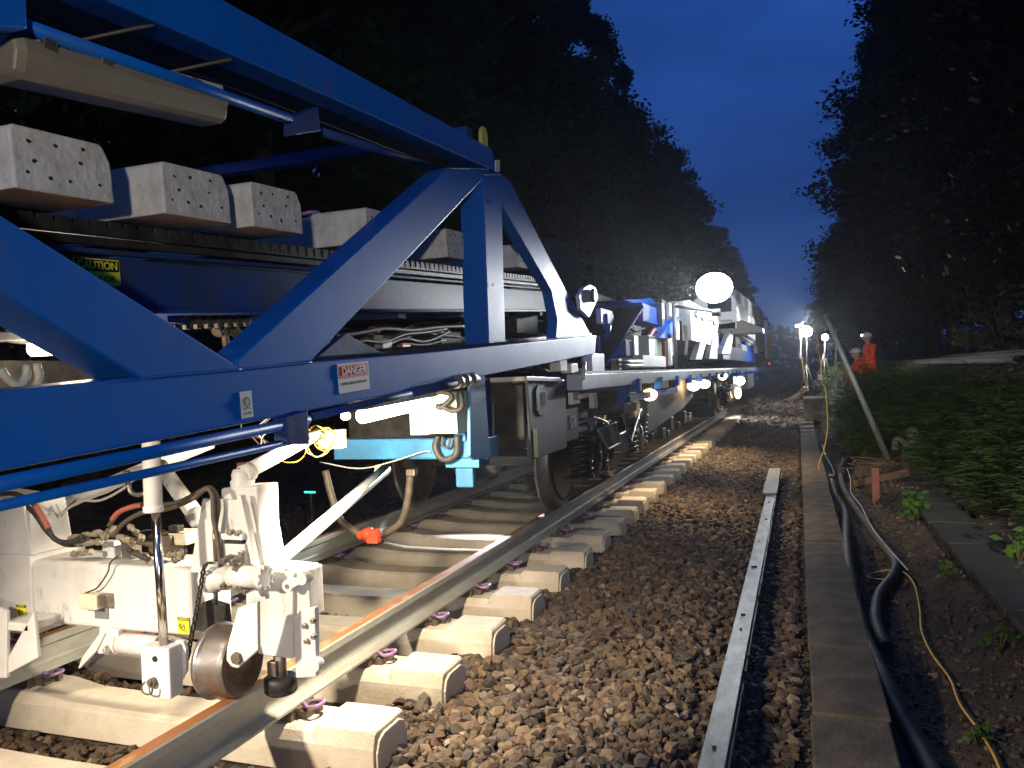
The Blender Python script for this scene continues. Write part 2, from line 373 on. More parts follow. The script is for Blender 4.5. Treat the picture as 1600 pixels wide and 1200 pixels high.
SM = stone_mats('stone', (('brown', (.12, .078, .046)), ('tan', (.19, .13, .078)), ('grey', (.10, .08, .062)), ('dark', (.05, .036, .025)), ('red', (.13, .075, .045)), ('pale', (.28, .22, .16))))
def sleeper_clear(x, y, r):
    dy = np.abs(((y-SY0)+.325) % .65-.325)
    return ~((np.abs(x-TC) < 1.27+r*.3) & (dy < .15+r*.3) & (y < 25.5) & (y > .5))
SY0 = 2.90
def stones(name, x0, x1, y0, y1, dens, r0, r1, label=None, cat=None, up=.25, probs=(.38, .2, .16, .18, .05, .03), avoid=True, layers=1):
    n = int((x1-x0)*(y1-y0)*dens)
    x = RNG.uniform(x0, x1, n); y = RNG.uniform(y0, y1, n); r = r0*(r1/r0)**RNG.random(n)
    if avoid:
        k = sleeper_clear(x, y, r); x, y, r = x[k], y[k], r[k]; n = len(x)
    z = gz(x, y) + r*up + RNG.random(n)*r*.6*layers
    B = ICO[None] * (1+RNG.uniform(-.42, .30, (n, 12, 1))) * (RNG.uniform(.55, 1.3, (n, 1, 3)) * r[:, None, None])
    q = RNG.normal(size=(n, 4)); q /= np.linalg.norm(q, axis=1)[:, None]; w, a, b, c = q.T
    R = np.stack([1-2*(b*b+c*c), 2*(a*b-c*w), 2*(a*c+b*w), 2*(a*b+c*w), 1-2*(a*a+c*c), 2*(b*c-a*w), 2*(a*c-b*w), 2*(b*c+a*w), 1-2*(a*a+b*b)], -1).reshape(n, 3, 3)
    B = np.einsum('nij,nkj->nki', R, B); B[:, :, 2] *= .8
    B += np.stack([x, y, z], -1)[:, None]
    Fs = (ICF[None]+12*np.arange(n)[:, None, None]).reshape(-1, 3)
    mi = np.repeat(RNG.choice(6, n, p=probs), 20)
    return npmesh(name, B.reshape(-1, 3), Fs, SM, mi, kind='stuff', label=label, cat=cat)
stones('ballast', -1.78, -.06, 1.6, 8.5, 1450, .015, .043, 'loose brown ballast stones heaped beside the sleeper ends', 'ballast')
stones('ballast', -1.78, -.04, 8.5, 22, 750, .026, .046, 'brown ballast stones further along the cess', 'ballast')
stones('ballast', -1.8, .25, 22, 60, 140, .04, .10, 'greyish ballast mound beyond the last new sleeper', 'ballast')
stones('ballast', -4.6, -1.78, .8, 9, 620, .020, .034, 'ballast lying between the concrete sleepers', 'ballast')
stones('ballast', -4.6, -1.78, 9, 27, 150, .03, .05, 'ballast between the far sleepers under the wagons', 'ballast')
stones('ballast', -6.2, -4.6, 2, 14, 200, .025, .05, 'dark ballast shoulder on the far side of the track', 'ballast')
stones('gravel', .38, 1.25, 1.5, 14, 260, .006, .024, 'small stones and dirt scattered round the black hoses', 'gravel', up=.1, avoid=False)
stones('gravel', 1.2, 2.2, 1.5, 12, 120, .008, .03, 'small stones in the brown earth near the ferns', 'gravel', up=.1, avoid=False)
stones('gravel', -.3, .0, 1.5, 16, 500, .006, .017, 'fine chippings between the bare rail and the cable trough', 'gravel', up=.2, avoid=False)
fronds_later = None
stones('ballast', 3.38, 4.35, 9, 34, 330, .04, .085, 'dark heaped ballast below the raised rail', 'ballast', up=.1, avoid=False, probs=(.2, .02, .3, .45, .03, 0))

# ------------------------------------------------------------------ rails (head up)
def rail_prof(h=.159):
    return [(-.07, 0), (.07, 0), (.07, .011), (.014, .028), (.009, .04), (.009, h-.05), (.034, h-.038), (.035, h-.006), (.028, h), (-.028, h), (-.035, h-.006), (-.034, h-.038), (-.009, h-.05), (-.009, .04), (-.014, .028), (-.07, .011)]
def rail(name, x, y0, y1, z, label, mats, group=None, step=.65, flip=False):
    r = empty(name, (x, y0, z), label, 'rail', group)
    m = MB(); pr = rail_prof()
    n = max(1, int((y1-y0)/3)); L = len(pr)
    vs = []
    for k in range(n+1):
        yy = y0+(y1-y0)*k/n
        for a, b in pr: vs.append((x+a, yy, z+(.159-b if flip else b)))
    fs = [(k*L+i, k*L+(i+1) % L, (k+1)*L+(i+1) % L, (k+1)*L+i) for k in range(n) for i in range(L)]
    m.add(vs, fs); m.add(vs, [tuple(range(L))[::-1], tuple(range(n*L, n*L+L))])
    for i in range(n*L):   # running surface in the second material
        if i % L in (8,): m.mi[i] = 1
    m.build('rail_section', mats, r, weld=True)
    return r
ZR = .022
rr = rail('rail', TC+.7525, -1.5, 25.4, ZR, 'pale new rail with rusty head nearest the ballast, under the white carriage wheel', [RAILP, RUST])
rail('rail', TC-.7525, -1.5, 25.4, ZR, 'pale new rail on the far side of the track behind the white strut', [RAILP, RUST])
# ------------------------------------------------------------------ concrete sleepers
def sleeper_mesh(m, holes=True):
    # profile stations along x: (x, ztop)
    st = [(-1.25, -.012), (-1.236, 0), (-.98, 0), (-.955, -.028), (-.60, -.028), (-.40, -.055), (0, -.06), (.40, -.055), (.60, -.028), (.955, -.028), (.98, 0), (1.236, 0), (1.25, -.012)]
    sec = lambda zt, k: [(-.1425, -.2), (.1425, -.2), (.138*k, -.075), (.118*k, zt-.006), (.108*k, zt), (-.108*k, zt), (-.118*k, zt-.006), (-.138*k, -.075)]
    vs = []
    for i, (x, zt) in enumerate(st):
        k = .93 if abs(x) < .45 else 1
        for a, b in sec(zt, k): vs.append((x, a, b))
    L = 8; n = len(st)-1
    m.add(vs, [(k*L+i, k*L+(i+1) % L, (k+1)*L+(i+1) % L, (k+1)*L+i) for k in range(n) for i in range(L)])
    m.add(vs, [tuple(range(L))[::-1], tuple(range(n*L, n*L+L))])
def arch_end(m, s):
    # raised, round-topped end pad of the casting
    pts = [(-.128, -.19), (.128, -.19), (.126, -.09), (.105, -.045), (.065, -.026), (-.065, -.026), (-.105, -.045), (-.126, -.09)]
    m.prism([(s*1.2505, a, b) for a, b in pts], (s*.012, 0, 0))
HOLES = [(-.085, -.06), (-.03, -.055), (.035, -.05), (.09, -.06), (-.075, -.11), (-.02, -.1), (.045, -.105), (-.09, -.155), (-.03, -.16), (.03, -.155), (.09, -.16)]
def clip_tube(x0, d):
    # spring clip seen from above: a bent bar forming a loop, open towards the rail; d = +1 outwards
    q = [(-.045, .035, -.004), (-.02, .042, .012), (.02, .044, .022), (.055, .036, .026), (.066, .0, .028), (.055, -.03, .026), (.02, -.034, .022), (-.01, -.012, .026), (-.052, .0, .022)]
    return [(x0+d*a, b, c) for a, b, c in q]
def make_sleeper():
    r = empty('concrete_sleeper', (0, 0, 0))
    m = MB(); sleeper_mesh(m); m.build('sleeper_body', CONC, r, bevel=.005)
    m = MB(); arch_end(m, 1); m.build('end_pad', CONC, r, bevel=.004)
    for rx in (-.7525, .7525):
        for d in (-1, 1):
            c = MB(); c.tube(clip_tube(rx+d*.105, d), .0085, 8, 4)
            cl = c.build('rail_clip', PURP, r)
            h = MB(); h.box((rx+d*.098, 0, -.012), (.05, .085, .036)); h.box((rx+d*.082, 0, .012), (.03, .11, .018)); h.box((rx+d*.125, .035, -.006), (.045, .028, .03))
            h.build('shoulder', CASTI, cl, bevel=.004)
        pb = MB(); pb.box((rx, 0, -.003), (.15, .17, .050)); pb.build('rail_pad', CASTI, r)
    return r
proto = make_sleeper()
ordn = ['nearest', 'second nearest', 'third nearest']
nsl = 36
for k in range(-3, nsl-1):
    o = proto if k == -3 else copy_tree(proto)
    o.location = (TC+random.uniform(-.012, .012), SY0+.65*k, 0); o.rotation_euler.z = random.uniform(-.006, .006)
    o['category'] = 'sleeper'; o['group'] = 'concrete sleepers laid under the rails'
    lab = {-3: 'concrete sleeper nearest the bottom left corner behind the camera edge', -2: 'concrete sleeper at the bottom left edge, nearest under the rail',
           -1: 'concrete sleeper under the white carriage with its clip left of the clevis block', 0: 'pale concrete sleeper passing under the black roller, its end nearest the bottom edge',
           1: 'concrete sleeper with stained end just beyond the black roller', 2: 'third concrete sleeper end counted from the black roller up the rail',
           3: 'fourth concrete sleeper end counted from the black roller up the rail', 4: 'fifth concrete sleeper end counted from the black roller, before the red coupling',
           5: 'concrete sleeper just below the red hose coupling', 6: 'bright lit concrete sleeper right behind the red hose coupling'}.get(k)
    if lab is None:
        lab = 'concrete sleeper in the long lit row beyond the red hose coupling' if k < 14 else 'distant concrete sleeper in the row beside the wagon bogies'
    o['label'] = lab

# ------------------------------------------------------------------ blue truss conveyor wagon
XT = -1.53; SL = .060
train = empty('conveyor_wagon', (TC, 3.5, 0), 'long blue truss wagon carrying sleepers above the track, danger sticker on its lower chord', 'rail wagon')
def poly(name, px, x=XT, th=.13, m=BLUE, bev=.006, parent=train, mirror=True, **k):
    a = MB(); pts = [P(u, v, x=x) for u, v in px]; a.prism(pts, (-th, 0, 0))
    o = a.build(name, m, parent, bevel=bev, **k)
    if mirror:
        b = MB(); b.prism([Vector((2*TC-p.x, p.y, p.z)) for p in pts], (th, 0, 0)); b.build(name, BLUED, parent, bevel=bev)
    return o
poly('bottom_chord', [(-260, 790), (-260, 630), (0, 611), (214, 589), (376, 574), (484, 566), (660, 552), (932, 524), (930, 553), (490, 641), (0, 737)], th=.15)
poly('truss_diagonal', [(-260, 165), (0, 335), (376, 574), (376, 592), (222, 592), (0, 458), (-260, 305)], x=XT-.004, th=.15)
poly('truss_diagonal', [(372, 560), (700, 262), (762, 262), (766, 268), (486, 565), (370, 580)], x=XT-.004, th=.11)
poly('top_chord', [(-60, -250), (350, 0), (768, 232), (780, 270), (727, 247), (560, 172), (165, 0), (-200, -170)], th=.10)
poly('truss_post', [(755, 272), (783, 272), (790, 534), (764, 537)], x=XT-.002, th=.14)
poly('truss_diagonal', [(778, 268), (798, 284), (884, 452), (924, 524), (868, 529), (871, 500), (862, 455), (784, 320)], x=XT-.004, th=.07)
# knee gusset flange of the end diagonal and its rounded lug
m = MB()
m.prism([P(u, v, x=-1.50) for u, v in [(905, 462), (912, 450), (922, 444), (930, 449), (933, 470), (921, 496), (908, 484)]], (-.03, 0, 0)); m.build('end_lug', WHITEP, train, bevel=.004)
m = MB(); m.cyl(P(925, 462, x=-1.495), P(925, 462, x=-1.495)+Vector((.03, 0, 0)), .055, n=24); m.build('lug_pin', CASTI, train)
for (u0, v0, u1, v1, xx) in ((764, 536, 790, 533, XT+.001), (755, 273, 783, 273, XT+.001), (380, 577, 486, 566, XT+.001), (700, 263, 762, 264, XT+.001), (868, 529, 924, 524, XT+.001), (222, 591, 376, 577, XT+.001)):
    m = MB(); q0, q1 = P(u0, v0, x=xx), P(u1, v1, x=xx); n_ = 24
    m.tube([q0.lerp(q1, k/n_)+Vector((.001, 0, .0012*(k % 2))) for k in range(n_+1)], .0042, 6, 1); m.build('weld_bead', BLUE, train)
for (u, v) in ((770, 445), (776, 320)):
    m = MB(); q = P(u, v, x=XT+.003); m.cyl(q, q+Vector((.007, 0, 0)), .0085, n=6, smooth=False); m.build('bolt_head', STEEL, train, bevel=.001)
# yellow lifting eye on top of the frame
a = MB(); c0 = P(758, 222, x=-1.56); pts = []
for i in range(9):
    t = math.pi*i/8; pts.append(c0+Vector((0, .045*math.cos(t), .03+.055*math.sin(t))))
a.prism(pts+[c0+Vector((0, -.045, -.07)), c0+Vector((0, .045, -.07))], (-.02, 0, 0)); a.build('lifting_eye', mat('yellow_paint', (.55, .48, .06), .5), train, bevel=.003)
poly('corner_plate', [(775, 250), (781, 250), (781, 268), (775, 268)], x=XT+.006, th=.006, m=PAPER, mirror=False, bev=0)
# dark inner walkway channel under the top chord, with cross rods
def along(px0, py0, px1, py1, x): return P(px0, py0, x=x), P(px1, py1, x=x)
p0, p1 = along(40, -40, 690, 238, -1.78)
m = MB(); m.beam(p0, p1, .26, .05); m.beam(p0+Vector((-.16, 0, .05)), p1+Vector((-.16, 0, .05)), .03, .14); m.beam(p0+Vector((.05, 0, -.04)), p1+Vector((.05, 0, -.04)), .02, .03)
m.build('inner_channel', BLACK, train, bevel=.004)
for u, v in ((240, 38), (362, 92)):
    q = P(u, v, x=XT-.02); m = MB(); m.cyl(q, q+Vector((-.5, -.12, -.06)), .005, n=8); m.build('tie_rod', DARKB, train)
m = MB()
for t in (.97,):
    c = p0.lerp(p1, t); m.beam(c+Vector((.2, 0, .06)), c+Vector((-2.6, 0, .06)), .08, .06)
m.build('cross_member', BLUED, train, bevel=.004)
# conduit pipe below the top chord, hanging bracket
pp = [P(30, 38, x=-1.56), P(250, 118, x=-1.56), P(480, 196, x=-1.56)]
m = MB(); m.cyl(pp[0], pp[2], .017, n=16); m.build('conduit_pipe', BLUE, train)
m = MB(); m.cyl(P(500, 205, x=-1.60), P(690, 265, x=-1.60), .016, n=16); m.build('conduit_pipe', BLUED, train)
m = MB(); m.prism([P(u, v, x=-1.535) for u, v in [(462, 182), (497, 166), (502, 205), (462, 211)]], (-.05, 0, 0)); m.build('pipe_bracket', BLUED, train, bevel=.004)
m = MB(); m.prism([P(u, v, x=-1.52) for u, v in [(-40, -60), (40, -60), (44, 46), (-40, 40)]], (-.08, 0, 0)); m.build('hanger_bracket', BLUE, train, bevel=.006)
# unlit batten lamp hanging from the pipe
p0, p1 = P(-6, 84, x=-1.62), P(334, 168, x=-1.62)
d = (p1-p0).normalized(); up = Vector((0, -d.z, d.y)); sx = Vector((1, 0, 0))
m = MB(); sec = [(-.065, .03), (.065, .03), (.068, .0), (.05, -.045), (.035, -.055), (-.035, -.055), (-.05, -.045), (-.068, 0)]
vs = []; 
for t, k in ((0, .8), (.03, 1), (.97, 1), (1, .8)):
    for a_, b_ in sec: vs.append(p0.lerp(p1, t)+sx*a_*k+up*b_*(k if b_ < 0 else 1))
m.add(vs, [(k*8+i, k*8+(i+1) % 8, (k+1)*8+(i+1) % 8, (k+1)*8+i) for k in range(3) for i in range(8)]); m.add(vs, [tuple(range(8))[::-1], tuple(range(24, 32))])
lampu = m.build('batten_lamp', TAN, train, bevel=.006, label='unlit batten lamp with dusty tan cover')
m = MB(); m.beam(p0.lerp(p1, .02)+up*.042, p0.lerp(p1, .98)+up*.042, .11, .022); m.build('lamp_tray', mat('pale_tray', (.5, .48, .42), .5, col2=(.3, .27, .22), nscale=6), lampu, bevel=.003)
for t in (.12, .35, .8):
    m = MB(); c = p0.lerp(p1, t)+up*.03+sx*.062; m.box(c, (.016, .035, .03)); m.build('lamp_clip', STEEL, lampu, bevel=.002)
# pipes along the bottom chord and their bracket
m = MB(); m.cyl(P(-160, 790, x=-1.50), P(480, 656, x=-1.50), .0165, n=16); m.build('side_pipe', BLUE, train)
m = MB(); m.cyl(P(-160, 826, x=-1.50), P(480, 684, x=-1.50), .0115, n=16); m.build('side_pipe', BLUE, train)
m = MB(); m.cyl(P(484, 652, x=-1.53), P(700, 601, x=-1.53), .014, n=16); m.cyl(P(640, 614, x=-1.53), P(745, 592, x=-1.53), .022, n=16); m.build('side_pipe', BLUED, train)
m = MB(); m.prism([P(u, v, x=-1.47) for u, v in [(447, 652), (481, 641), (484, 694), (450, 694)]], (-.05, 0, 0)); m.build('pipe_bracket', BLUED, train, bevel=.004)
for u in (712, 722, 733):
    m = MB(); m.cyl(P(u, 597-(u-712)*.2, x=-1.52), P(u+5, 596-(u-712)*.2, x=-1.52), .033, n=16); m.build('pipe_fitting', STEEL, train)
# stickers
R_ = Vector((0, 1, SL)).normalized(); U_ = Vector((0, -SL, 1)).normalized()
def plate(name, c, w, h, m, parent, x=0, r=R_, u=U_, th=.0015, n=None):
    a = MB(); n = n or r.cross(u); c = Vector(c)
    a.prism([c+r*(i*w/2)+u*(j*h/2) for i, j in ((-1, -1), (1, -1), (1, 1), (-1, 1))], n*th); return a.build(name, m, parent)
c = P(553, 589, x=XT+.001); s_ = plate('danger_sticker', c, .215, .105, PAPER, train)
N_ = Vector((1, 0, 0))
plate('red_panel', c+U_*.024+N_*.0018, .200, .046, REDL, s_)
text('lettering', 'DANGER', .040, PAPER, s_, c+U_*.024+N_*.0042, R_, U_, .0008, 1.05)
text('lettering', 'MOVING EQUIPMENT UNDER VEHICLE', .0125, INK, s_, c-U_*.020+N_*.0022, R_, U_, .0003, .80)
c = P(385, 632, x=XT+.001); s_ = plate('inspection_sticker', c, .052, .078, PAPER, train)
a = MB(); a.tube([c+U_*.008+N_*.003+R_*(.012*math.cos(t))+U_*(.013*math.sin(t)) for t in [i*math.pi/6-1.2 for i in range(13)]], .0014, 6, 2); a.tube([c+R_*-.014-U_*.014+N_*.003, c+R_*.0-U_*.008+N_*.003, c+R_*.014-U_*.014+N_*.003], .0012, 6, 2); a.build('ring_mark', INK, s_)
text('lettering', 'Q.A. PASS', .008, INK, s_, c-U_*.026+N_*.0022, R_, U_)

# ---- conveyor inside the truss
def zc(y): return 1.893+.066*(y-1.77)
def cbeam(name, x, y0, y1, dz, w, h, m, parent=train, bev=.004):
    a = MB(); a.beam((x, y0, zc(y0)+dz), (x, y1, zc(y1)+dz), w, h); return a.build(name, m, parent, bevel=bev)
cbeam('conveyor_track', -1.93, .2, 6.3, -.035, .14, .03, BLACK)
cbeam('conveyor_track', -3.83, .2, 6.3, -.035, .14, .03, BLACK)
a = MB(); y = .3
while y < 6.3:
    a.box((-1.868, y, zc(y)-.024), (.02, .040, .034), rx=.066)
    y += .058
a.build('conveyor_chain', BLACK, train)
cbeam('conveyor_rail', -1.87, .2, 6.3, -.066, .02, .024, BLACK); cbeam('conveyor_rail', -1.85, .2, 6.3, -.098, .03, .014, BLUED)
cbeam('conveyor_beam', -1.90, .2, 6.1, -.185, .05, .15, BLUED); cbeam('conveyor_beam', -3.86, .2, 6.1, -.185, .05, .15, BLUED)
cbeam('beam_flange', -1.86, 1.0, 6.0, -.270, .11, .014, BLUED)
a = MB()
for y in np.arange(.5, 6.3, .8): a.mm((-3.85, y-.04, zc(y)-.30), (-1.92, y+.04, zc(y)-.20))
a.build('conveyor_crossbar', BLUED, train)
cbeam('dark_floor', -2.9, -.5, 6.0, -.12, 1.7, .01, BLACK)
poly('gusset_plate', [(330, 400), (470, 405), (560, 470), (500, 560), (330, 600), (395, 520), (392, 474), (230, 462), (230, 405)], x=-1.93, th=.02, m=BLUED, mirror=False)
c = P(152, 425, x=-1.872); s_ = plate('caution_sticker', c, .16, .075, YEL, train)
plate('black_panel', c+U_*.018+N_*.0018, .152, .032, INK, s_)
text('lettering', 'CAUTION', .031, YEL, s_, c+U_*.018+N_*.0042, R_, U_, .0006)
text('lettering', 'CONVEYOR', .022, INK, s_, c-U_*.019+N_*.0022, R_, U_, .0004)
# drag-chain tray and clutter in the first opening
a = MB(); a.prism([P(u, v, x=-2.0) for u, v in [(210, 480), (390, 470), (392, 500), (250, 508)]], (-.12, 0, 0)); a.build('cable_tray', DARKB, train, bevel=.004)
a = MB(); q0, q1 = P(255, 505, x=-1.985), P(385, 500, x=-1.985)
for i in range(9): c = q0.lerp(q1, i/8); a.box(c, (.02, .022, .05))
a.beam(q0, q1, .016, .018); a.build('drag_chain', CASTI, train, bevel=.003)
a = MB(); a.prism([P(u, v, x=-2.02) for u, v in [(205, 468), (330, 468), (330, 480), (205, 482)]], (-.05, 0, 0)); a.build('cylinder_housing', GREYP, train)
a = MB(); a.tube([P(352, 508, x=-2.05), P(354, 540, x=-2.05), P(372, 566, x=-2.05)], .014, 8); a.tube([P(338, 520, x=-2.05), P(352, 505, x=-2.05), P(372, 522, x=-2.05)], .022, 8); a.build('swivel_joint', CASTI, train)
# lit batten lamp inside and white hoses
a = MB(); q0, q1 = P(50, 545, x=-2.25), P(140, 541, x=-2.25); a.cyl(q0, q1, .024, n=16); a.build('lit_tube', TUBE, train)
a = MB(); a.beam(q0+Vector((-.02, -.5, .012)), q1+Vector((-.02, .1, .045)), .09, .03); a.build('tube_fitting', GREYP, train, bevel=.004)
l = bpy.data.lights.new('tube_glow', 'POINT'); l.energy = 14; l.color = (1, .82, .6); l.shadow_soft_size = .05
lo = bpy.data.objects.new('tube_glow', l); COL.objects.link(lo); lo.location = (q0+q1)/2+Vector((.06, 0, -.05))
for pts, r in (([(0, 575), (12, 592), (28, 600), (40, 590), (42, 570)], .011), ([(57, 568), (61, 590), (52, 612)], .011)):
    a = MB(); a.tube([P(u, v, x=-1.9) for u, v in pts], r, 10); a.build('white_hose', CREAM, train)
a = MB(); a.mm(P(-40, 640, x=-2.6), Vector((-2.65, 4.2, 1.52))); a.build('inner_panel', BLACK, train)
# hose bundles seen through the truss
random.seed(5)
def hoses(name, n, px0, px1, py0, py1, x0, x1, mats, r=(.006, .014), sag=18):
    for i in range(n):
        u0 = px0+random.uniform(0, 30); u1 = px1-random.uniform(0, 60); x = random.uniform(x0, x1)
        v0 = random.uniform(py0, py1); v1 = random.uniform(py0, py1)
        pts = [P(u0+(u1-u0)*t, v0+(v1-v0)*t+sag*math.sin(math.pi*t)*random.uniform(-.3, 1)+random.uniform(-5, 5), x=x) for t in (0, .2, .4, .6, .8, 1)]
        a = MB(); a.tube(pts, random.uniform(*r), 8, 5); a.build(name, random.choice(mats), train)
hoses('hydraulic_hose', 11, 505, 740, 498, 550, -2.3, -1.95, [RUBBER, RUBBER, HOSEB, CASTI])
hoses('hydraulic_hose', 7, 540, 880, 480, 528, -2.5, -2.1, [RUBBER, HOSEB], (.008, .018), 10)
hoses('hydraulic_hose', 5, 0, 210, 490, 535, -2.5, -2.2, [RUBBER, CASTI, HOSEB], (.008, .02), 4)
hoses('hydraulic_hose', 6, 640, 860, 470, 545, -2.4, -2.0, [RUBBER], (.015, .028), 25)
def pbox(name, u0, v0, u1, v1, x, th, m, parent=train, bev=.004, **k):
    a = MB(); p = P(u0, v1, x=x); q = P(u1, v0, x=x); a.mm((x, p.y, p.z), (x-th, q.y, q.z)); return a.build(name, m, parent, bevel=bev, **k)
pbox('valve_block', 598, 524, 612, 545, -2.0, .08, GREYP); pbox('valve_block', 645, 512, 654, 528, -2.1, .08, WHITEP)
pbox('valve_block', 575, 528, 598, 548, -2.05, .1, CASTI); pbox('valve_block', 690, 520, 720, 545, -2.1, .15, CASTI)
pbox('red_valve', 586, 511, 594, 520, -2.0, .04, REDC); pbox('copper_fitting', 630, 538, 642, 545, -1.98, .04, mat('copper', (.5, .2, .1), .4, .6))
poly('lower_gusset', [(490, 560), (540, 520), (600, 552)], x=-1.62, th=.02, m=BLUED, mirror=False)
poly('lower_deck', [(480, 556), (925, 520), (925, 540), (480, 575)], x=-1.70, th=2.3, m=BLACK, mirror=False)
pbox('end_panel', 873, 392, 907, 458, -2.0, .6, mat('slate_panel', (.02, .028, .045), .9, spec=.0))
pbox('actuator', 800, 455, 868, 476, -2.1, .3, BLUED); pbox('actuator_box', 808, 492, 840, 520, -2.0, .1, BLACK)

# ---- light-blue suspension beam, junction box, lamp
YB = 4.05
def ybox(name, u0, v0, u1, v1, y, dep, m, parent=train, bev=.004, **k):
    a = MB(); p = P(u0, v1, y=y); q = P(u1, v0, y=y); a.mm((p.x, y, p.z), (q.x, y+dep, q.z)); return a.build(name, m, parent, bevel=bev, **k)
ybox('suspension_beam', 522, 684, 762, 718, YB, .16, BLUEL)
ybox('beam_plate', 604, 686, 762, 716, YB-.012, .012, BLUEL)
poly('hanger_plate', [(756, 560), (764, 680), (766, 716), (741, 719), (735, 712), (735, 590)], x=-1.60, th=.02, m=BLUEL, mirror=False)
ybox('hanger_web', 712, 590, 756, 718, YB+.06, .10, BLUED); ybox('hanger_web', 710, 610, 724, 690, YB-.03, .03, BLUEL)
ybox('foot_bracket', 696, 716, 748, 731, YB-.02, .16, BLUEL); ybox('foot_lug', 712, 731, 738, 762, YB+.0, .06, BLUEL, bev=.01)
jb = ybox('junction_box', 668, 612, 712, 678, 3.78, .16, CREAM); ybox('box_lid', 641, 630, 667, 680, 3.80, .05, CREAM, jb)
for v in (642, 655, 668): ybox('lid_screw', 655, v-3, 659, v+3, 3.79, .012, STEEL, jb, 0)
q0, q1 = P(566, 650, x=-1.62), P(666, 628, x=-1.62)
a = MB(); a.cyl(q0, q1, .030, n=18); a.build('lit_tube', TUBE, train)
a = MB(); a.beam(q0+Vector((-.01, -.03, .034)), q1+Vector((-.01, .06, .034)), .07, .02); a.build('tube_fitting', GREYP, train)
lo = spot('batten_glow', (q0+q1)/2+Vector((-.10, 0, -.07)), (-2.5, 3.9, 0), 230, (1, .84, .62), 150, .5, .06)
a = MB(); a.sphere(P(540, 650, x=-1.75), .018, 12, (1, 1.6, 1)); a.build('bulb', TUBE, train)
for pts in ([(664, 620), (690, 612), (706, 620), (690, 636), (682, 634)], [(720, 612), (722, 635), (708, 642), (688, 634)]):
    a = MB(); a.tube([P(u, v, y=3.74) for u, v in pts], .014, 10); a.build('black_cable', RUBBER, train)
for pts in ([(684, 680), (680, 700), (692, 718), (712, 710), (714, 680)], [(692, 682), (690, 694), (700, 699), (704, 684)]):
    a = MB(); a.tube([P(u, v, y=3.98) for u, v in pts], .018 if pts[0][0] == 684 else .007, 10); a.build('black_cable', RUBBER, train)
a = MB(); a.tube([P(u, v, y=4.0) for u, v in [(500, 722), (560, 732), (610, 722), (660, 706), (672, 706)]], .004, 6); a.build('thin_cable', WCAB, train)
# tangled yellow wiring at the end of the suspension beam
random.seed(9)
for i in range(9):
    u, v = random.uniform(440, 515), random.uniform(665, 705); r = random.uniform(10, 26); pts = []
    for k in range(10): t = 2*math.pi*k/9+random.uniform(-.2, .2); pts.append(P(u+r*math.cos(t), v+r*.9*math.sin(t)+random.uniform(-3, 3), y=3.4+random.uniform(-.05, .05)))
    a = MB(); a.tube(pts, .0035, 6, 4); a.build('yellow_wiring', random.choice([YCAB, WCAB, YCAB]), train)
for i in range(8):
    u = random.uniform(395, 470); a = MB(); a.tube([P(u+random.uniform(-20, 20), 640+k*16+random.uniform(-5, 5), y=3.3) for k in range(5)], .004, 6, 4); a.build('loose_wire', random.choice([RUBBER, WCAB, HOSEB]), train)
ybox('terminal_box', 497, 672, 528, 702, 3.55, .08, CREAM)
# drooping brake hose with red coupling
a = MB(); a.tube([P(u, v, y=4.0) for u, v in [(508, 735), (518, 775), (532, 812), (556, 832), (568, 836)]], .021, 12); a.build('brake_hose', HOSEB, train)
a = MB(); a.tube([P(u, v, y=4.0) for u, v in [(602, 834), (626, 816), (636, 785), (640, 755), (641, 735)]], .021, 12); a.build('brake_hose', HOSEB, train)
a = MB(); q = [P(u, v, y=3.98) for u, v in [(560, 837), (572, 834), (585, 836), (600, 832)]]
a.lathe(q[0], q[3]-q[0], [(0, .02), (.005, .028), (.04, .03), (.045, .038), (.085, .040), (.09, .028), (.14, .026), (.145, .0)], 18); a.box(q[2]+Vector((0, -.01, -.005)), (.07, .05, .075)); a.build('red_coupling', REDC, train, bevel=.004)
ybox('hose_clamp', 634, 734, 647, 744, 3.97, .05, STEEL)

# ---- end box of the underframe with handle cut-out and label
EB = -1.56
q0 = P(826, 716, x=EB); q1 = P(884, 596, x=EB)
a = MB(); a.mm((EB-.02, q0.y, P(790, 714, y=q0.y).z), (EB-1.25, q0.y+.03, q1.z)); eb = a.build('end_screen', BLACK, train, bevel=.006)
poly('side_panel', [(824, 590), (884, 594), (886, 700), (834, 718), (831, 716)], x=EB, th=.02, m=mat('dark_grey_panel', (.085, .09, .095), .45, col2=(.06, .06, .06), nscale=5, dirt=.5), mirror=False)
a = MB(); pts = [(840, 602), (852, 600), (849, 606), (845, 612), (844, 638), (848, 645), (851, 648), (842, 648), (838, 640), (837, 610)]
a.prism([P(u, v, x=EB+.003) for u, v in pts], (.004, 0, 0)); a.build('handle_recess', INK, train)
a = MB(); a.prism([P(u, v, x=EB+.003) for u, v in [(843, 613), (851, 613), (852, 633), (843, 636)]], (.004, 0, 0)); a.build('handle_slot', HOLE, train)
poly('caution_strip', [(833, 670), (839, 670), (841, 714), (835, 715)], x=EB+.004, th=.002, m=mat('olive_label', (.45, .45, .12), .5), mirror=False, bev=0)
q = q0; a = MB(); p_ = P(778, 690, y=q0.y-.003); a.mm((p_.x-.11, q0.y-.006, p_.z+.12), (p_.x+.11, q0.y-.001, p_.z+.36)); a.build('dark_recess', BLACK, train, bevel=.03)
a = MB(); a.cyl(P(771, 630, y=q0.y-.02), P(771, 690, y=q0.y-.02), .006, n=8); a.build('grab_rod', GREYP, train)
poly('top_ledge', [(823, 588), (876, 590), (878, 596), (824, 595)], x=EB+.02, th=.5, m=WHITEP, mirror=False, bev=.003)
